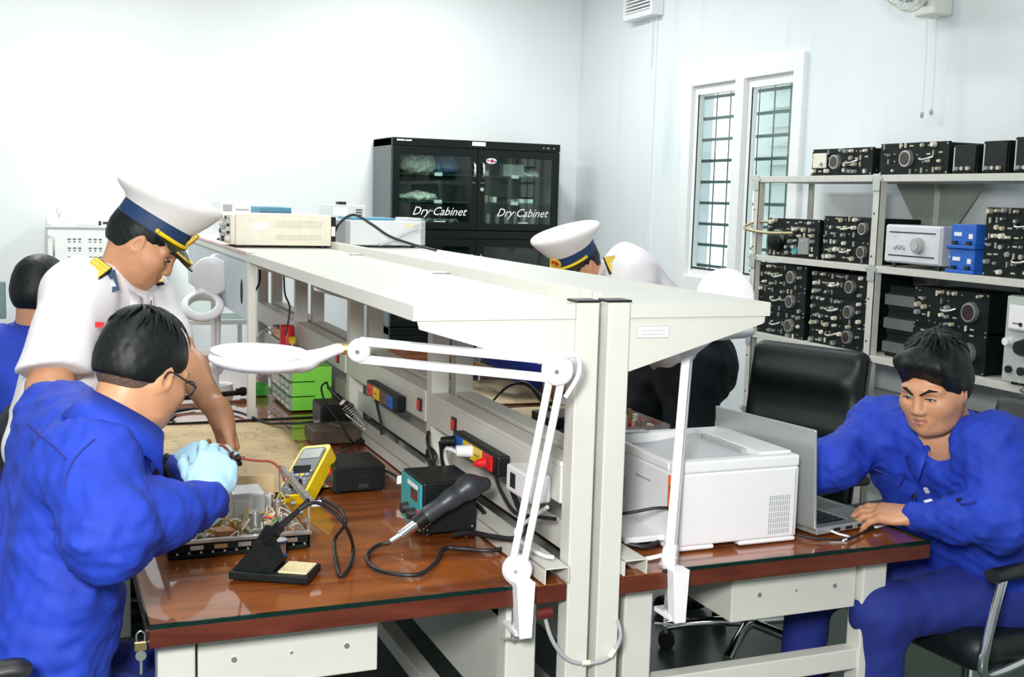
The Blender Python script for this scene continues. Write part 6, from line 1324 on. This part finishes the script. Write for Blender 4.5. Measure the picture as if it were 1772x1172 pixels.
for i in range(7):
    x = 2.345+i*.062; t = thing('valve_tube', ['white-capped tube at the left end of the cabinet floor', 'second white-capped tube on the cabinet floor', 'third pale tube on the cabinet floor', 'fourth tube from the left on the cabinet floor', 'fifth tube from the left on the cabinet floor', 'sixth tube from the left on the cabinet floor', 'brass-tipped tube at the right of the row on the cabinet floor'][i], 'tube', (x, 7.75, sz0), group='tubes on the cabinet floor')
    m = PAPER if i < 3 else mat('dark_ring', (.12, .15, .13), .4); MB().cyl((x, 7.72, sz0+.028), (x, 7.86, sz0+.028), .027, n=18).build('body', GREY, t); MB().cyl((x, 7.715, sz0+.028), (x, 7.721, sz0+.028), .026, n=18).build('end_cap', m, t); MB().cyl((x, 7.712, sz0+.028), (x, 7.716, sz0+.028), .014, n=14).build('hole', RUBBER if i != 2 else PAPER, t)
for i in range(6):
    x = 2.98+i*.07; lat('valve', ['left-most small valve on the right cabinet floor', 'second small valve on the right cabinet floor', 'third small valve on the right cabinet floor', 'fourth small valve on the right cabinet floor', 'fifth small valve on the right cabinet floor', 'right-most small valve on the right cabinet floor'][i], 'valve', (x, 7.76, sz0), [('base', [(.014, 0), (.014, .03)], BRASS), ('bulb', [(.013, .03), (.017, .05), (.015, .09), (.003, .10)], mat('smoky_glass', (.25, .27, .25), .1))], group='valves in the dry cabinet')
lz = .70+.66*.62+.009
t = thing('green_module', 'green circuit module standing in the lower dry cabinet', 'module', (2.62, 7.8, lz)); MB().box(2.57, 7.77, lz, 2.65, 7.80, lz+.10).build('board', mat('pcb_green', (.08, .22, .15), .5), t); MB().cyl((2.61, 7.77, lz+.06), (2.61, 7.755, lz+.06), .025, n=16).build('coil', GREY, t)
t = thing('tray_box', 'pale tray with green parts in the lower dry cabinet', 'box', (2.75, 7.8, lz)); MB().box(2.67, 7.74, lz, 2.83, 7.86, lz+.045).build('tray', mat('pale_tray', (.55, .62, .55), .5), t, .003); MB().box(2.68, 7.75, lz+.045, 2.82, 7.85, lz+.055).build('contents', mat('pcb_green', (.08, .22, .15), .5), t)
# ================================================================ WHITE CABINET, TROLLEY, SCREEN AT THE BACK LEFT
t = thing('white_cabinet', 'white perforated metal cabinet behind the standing officer', 'cabinet', (.40, 7.85, 0)); WC = mat('cabinet_white', (.82, .84, .82), .45, var=.02)
MB().box(.05, 7.6, .04, .74, 8.08, 1.35).build('body', WC, t, .005); MB().box(.045, 7.595, 1.352, .745, 8.08, 1.41).build('head_box', WC, t, .004); MB().box(.05, 7.596, 1.345, .74, 7.602, 1.352).build('seam', GREY, t)
for x in (.09, .70):
    for y in (7.65, 8.03): MB().cyl((x, y, 0), (x, y, .041), .02, n=12).build('foot', RUBBER, t)
for i in range(16):
    for j in range(10):
        if i % 4 == 3 and j < 2: continue
        MB().box(.165+i*.03, 7.597, 1.28-j*.055, .183+i*.03, 7.601, 1.286-j*.055).box(.169+i*.03, 7.597, 1.265-j*.055, .179+i*.03, 7.601, 1.27-j*.055).build('vent', RUBBER, t)
MB().tube([(.085, 7.597, 1.29), (.085, 7.575, 1.28), (.085, 7.575, 1.19), (.085, 7.597, 1.18)], .006, 8, 3).build('handle', STEEL, t)
for z in (1.38, 1.31): MB().cyl((.062, 7.595, z), (.062, 7.59, z), .010, n=12).build('screw', STEEL, t)
MB().box(.22, 7.593, 1.37, .33, 7.596, 1.395).build('plate', PAPER, t); MB().box(.345, 7.593, 1.37, .36, 7.596, 1.396).box(.37, 7.593, 1.378, .47, 7.596, 1.392).build('print', RUBBER, t)
MB().tube([(.12, 7.7, 1.435), (.135, 7.7, 1.45), (.12, 7.7, 1.465), (.105, 7.7, 1.45)], .004, 6, 6, True).cyl((.12, 7.7, 1.41), (.12, 7.7, 1.437), .006, n=8).build('lifting_eye', STEEL, t)
t = thing('trolley', 'white framed trolley with dark shelf beyond the far left bench', 'trolley', (.93, 6.75, 0))
for x in (.74, 1.10):
    for y in (6.55, 6.95): MB().box(x-.012, y-.012, .04, x+.012, y+.012, .96).build('leg', WC, t); MB().cyl((x-.01, y, .03), (x+.01, y, .03), .03, n=14).build('castor', RUBBER, t)
for z in (.88, .45): MB().box(.752, 6.562, z-.012, 1.088, 6.938, z).build('shelf', mat('trolley_green', (.08, .14, .12), .4), t); MB().box(.73, 6.54, z-.02, 1.11, 6.556, z+.006).box(.73, 6.944, z-.02, 1.11, 6.96, z+.006).box(.73, 6.556, z-.02, .746, 6.944, z+.006).box(1.094, 6.556, z-.02, 1.11, 6.944, z+.006).build('shelf_rim', WC, t)
t = thing('monitor', 'dark green screen at the far left edge behind the blue jacket', 'monitor', (-.3, 5.4, TZ)); MB().box(-.60, 5.39, 1.03, -.135, 5.43, 1.19).build('housing', mat('teal_grey', (.17, .27, .26), .4), t, .004); MB().box(-.59, 5.387, 1.04, -.145, 5.39, 1.18).build('screen', mat('screen_teal', (.20, .32, .30), .2), t); MB().cyl((-.36, 5.41, .02), (-.36, 5.41, 1.03), .02, n=12).build('stand', GREY, t); MB().cyl((-.36, 5.41, 0), (-.36, 5.41, .03), .16, .14, n=24).build('base', GREY, t)
# ================================================================ CHAIRS
LEA = mat('black_leather', (.006, .010, .011), .42, spec=.35, var=.15, scale=40, bump=.12, bscale=250)
def office_chair(label, loc, rz, arms=True, chromeleg=False, back=1.06, ax=.14, az=.67):
    """faces local +X; back at -X"""
    t = thing('office_chair', label, 'chair', loc, rz, group='black leather office chairs'); M = Matrix.Translation(loc) @ rotm(0, 0, rz)
    S = Sdf(.012); P = lambda x, y, z: M @ Vector((x, y, z))
    S.box(P(0, 0, .46), (.25, .25, .045), M, rd=.04, k=.02); S.cap(P(.22, -.19, .455), P(.22, .19, .455), .05, k=.03); link('seat', raw_mesh('seat', [S.mesh()], LEA), t)
    S = Sdf(.012); B = M @ Matrix.Translation((-.27, 0, (.52+back)/2)) @ rotm(0, R_(-9), 0); hh = (back-.52)/2
    S.box(B.translation, (.042, .235, hh), B, rd=.04, k=.02)
    for k in range(3): S.cap(B @ Vector((.03, -.16, -hh+.10+k*hh*.62)), B @ Vector((.03, .16, -hh+.10+k*hh*.62)), .035, k=.05)
    o = link('backrest', raw_mesh('backrest', [S.mesh()], LEA), t)
    MB().tube([B @ Vector((-.0, sy*.238, zz)) for sy, zz in ((-1, -hh*.9), (-1, 0), (-1, hh*.9))], .006, 6, 4).build('piping', RUBBER, o); MB().tube([B @ Vector((-.0, .238, zz)) for zz in (-hh*.9, 0, hh*.9)], .006, 6, 4).build('piping', RUBBER, o)
    MB(M).box(-.30, -.04, .40, -.10, .04, .425).build('bracket', RUBBER, t); MB().tube([P(-.12, 0, .41), P(-.30, 0, .42), P(-.325, 0, .56)], .02, 8, 4).build('spine', RUBBER, t)
    if arms:
        for sy in (-1, 1):
            a = MB(); a.tube([P(-.22, sy*.29, az-.01), P(-.05, sy*.30, az+.01), P(ax, sy*.30, az)], .026, 10, 5, flat=.7); ao = a.build('armrest', RUBBER, t)
            MB().tube([P(ax-.04, sy*.30, az-.005), P(ax-.01, sy*.30, az-.12), P(ax+.01, sy*.30, .46), P(ax-.08, sy*.27, .425), P(.0, sy*.22, .425)], .013, 10, 5).build('arm_support', CHROME if chromeleg else RUBBER, ao)
    MB(M).cyl((0, 0, .10), (0, 0, .42), .03, n=14).build('gas_lift', CHROME, t)
    for k in range(5):
        a = R_(72*k+20); e = (.29*math.cos(a), .29*math.sin(a)); MB(M).tube([(0, 0, .12), (e[0]*.6, e[1]*.6, .105), (e[0], e[1], .08)], .019, 8, 3).build('base_arm', CHROME, t)
        MB(M).cyl((e[0]-.02*math.sin(a), e[1]+.02*math.cos(a), .03), (e[0]+.02*math.sin(a), e[1]-.02*math.cos(a), .03), .03, n=14).build('castor', RUBBER, t)
    return t
office_chair('empty black leather office chair beside the right bench', (2.33, 3.36, 0), R_(202), True, False, 1.10)
office_chair('black office chair under the person at the laptop', (2.46, 2.44, 0), R_(184), True, True, 1.05, .30, .70)
office_chair('black office chair under the gloved person at the radio', (-.06, 2.42, 0), R_(8), True, False, .80, -.02, .75)
office_chair('black office chair under the person at the far left', (-.24, 4.48, 0), R_(10), True, False, .90)
office_chair('black office chair under the person glimpsed below the shelf', (2.44, 5.2, 0), R_(180), False, False, .90)
# ================================================================ FANS ON THE RIGHT WALL
t = thing('exhaust_fan', 'white box exhaust fan high on the right wall', 'fan', (XR-.04, 7.07, 2.83)); x_ = XR-.09
m = MB(); m.box(x_, 6.87, 2.83, XR-.001, 6.90, 3.23).box(x_, 7.25, 2.83, XR-.001, 7.28, 3.23).box(x_, 6.9, 2.83, XR-.001, 7.25, 2.87).box(x_, 6.9, 3.19, XR-.001, 7.25, 3.23); m.build('housing', WHITE, t, .004)
for i in range(14): MB().box(x_+.005, 6.9, 2.875+i*.0225, x_+.02, 7.25, 2.886+i*.0225).build('louvre', WHITE, t)
MB().box(XR-.02, 6.9, 2.87, XR-.002, 7.25, 3.19).build('fan_back', GREY, t)
tag(MB().tube([(XR-.03, 7.0, 2.83), (XR-.02, 6.99, 2.79), (XR-.02, 6.99, 2.6), (XR-.02, 7.0, 2.5)], .004, 8, 4).build('pull_cord', WHITE), 'white pull cord under the box exhaust fan', 'cord')
t = thing('wall_fan', 'white wall fan with wire guard at the top right', 'fan', (XR-.04, 4.28, 2.5)); FC = mat('fan_ivory', (.74, .78, .70), .4, var=.03)
MB().box(XR-.11, 4.215, 2.475, XR-.001, 4.345, 2.80).build('control_box', FC, t, .012, 3); MB().cyl((XR-.11, 4.28, 2.54), (XR-.13, 4.28, 2.54), .022, .02, n=18).build('knob', GREY, t)
fc = Vector(atx(1556, -60, XR-.42)); nx = Vector((-.92, .12, -.36)).normalized(); e1, e2, d = basis(nx); FM = FR(fc, e1, e2, d); gr = MB()
for rr_, zz in ((.04, .055), (.10, .05), (.15, .035), (.185, .015), (.2, -.01), (.185, -.05)): gr.tube([FM @ Vector((rr_*math.cos(2*math.pi*i/40), rr_*math.sin(2*math.pi*i/40), zz)) for i in range(40)], .0022 if rr_ != .2 else .005, 6, 1, True)
for i in range(48): a = 2*math.pi*i/48; gr.tube([FM @ Vector((q*math.cos(a), q*math.sin(a), zz)) for q, zz in ((.04, .055), (.12, .046), (.185, .015), (.2, -.01), (.17, -.06), (.06, -.08))], .0013, 5, 1)
gr.build('wire_guard', FC, t)
for k in range(3):
    a = R_(120*k+30); vs = [FM @ Vector((q*math.cos(a+s*.42*(.5+q*3)), q*math.sin(a+s*.42*(.5+q*3)), -.015+s*.014)) for q in (.03, .10, .165) for s in (-1, 0, 1)]
    o = MB().add(vs, [(0, 1, 4, 3), (1, 2, 5, 4), (3, 4, 7, 6), (4, 5, 8, 7)], True).build('blade', mat('fan_blade', (.55, .62, .6), .3), t); o.modifiers.new('s', 'SOLIDIFY').thickness = .002
MB().cyl(FM @ Vector((0, 0, -.16)), FM @ Vector((0, 0, -.04)), .055, .06, n=20).build('motor', FC, t); MB().tube([FM @ Vector((0, 0, -.15)), Vector((XR-.12, 4.28, 2.76)), Vector((XR-.06, 4.28, 2.74))], .025, 10, 4).build('neck', FC, t)
for k, (y, zb) in enumerate(((4.305, 2.05), (4.245, 2.06))):
    c = MB().tube([(XR-.07, y, 2.475), (XR-.06, y, 2.3), (XR-.05, y+.01, zb)], .0022, 6, 4).build('pull_cord', WHITE, t); MB().sph((XR-.05, y+.01, zb-.012), .009, 10, (1, 1, 1.6)).build('cord_knob', GREY, c)

k = thing('padlock_key', 'small brass padlock with key hanging at the left bench corner', 'key', (.178, 2.40, .66))
MB().box(.165, 2.394, .655, .190, 2.402, .675).build('lock_body', BRASS, k, .002); MB().tube([(.170, 2.398, .675), (.170, 2.398, .69), (.178, 2.398, .697), (.186, 2.398, .69), (.186, 2.398, .675)], .0022, 6, 4).build('shackle', STEEL, k)
MB().cyl((.178, 2.394, .645), (.178, 2.398, .645), .011, n=14).box(.1755, 2.3945, .605, .1805, 2.3965, .640).build('key', STEEL, k)
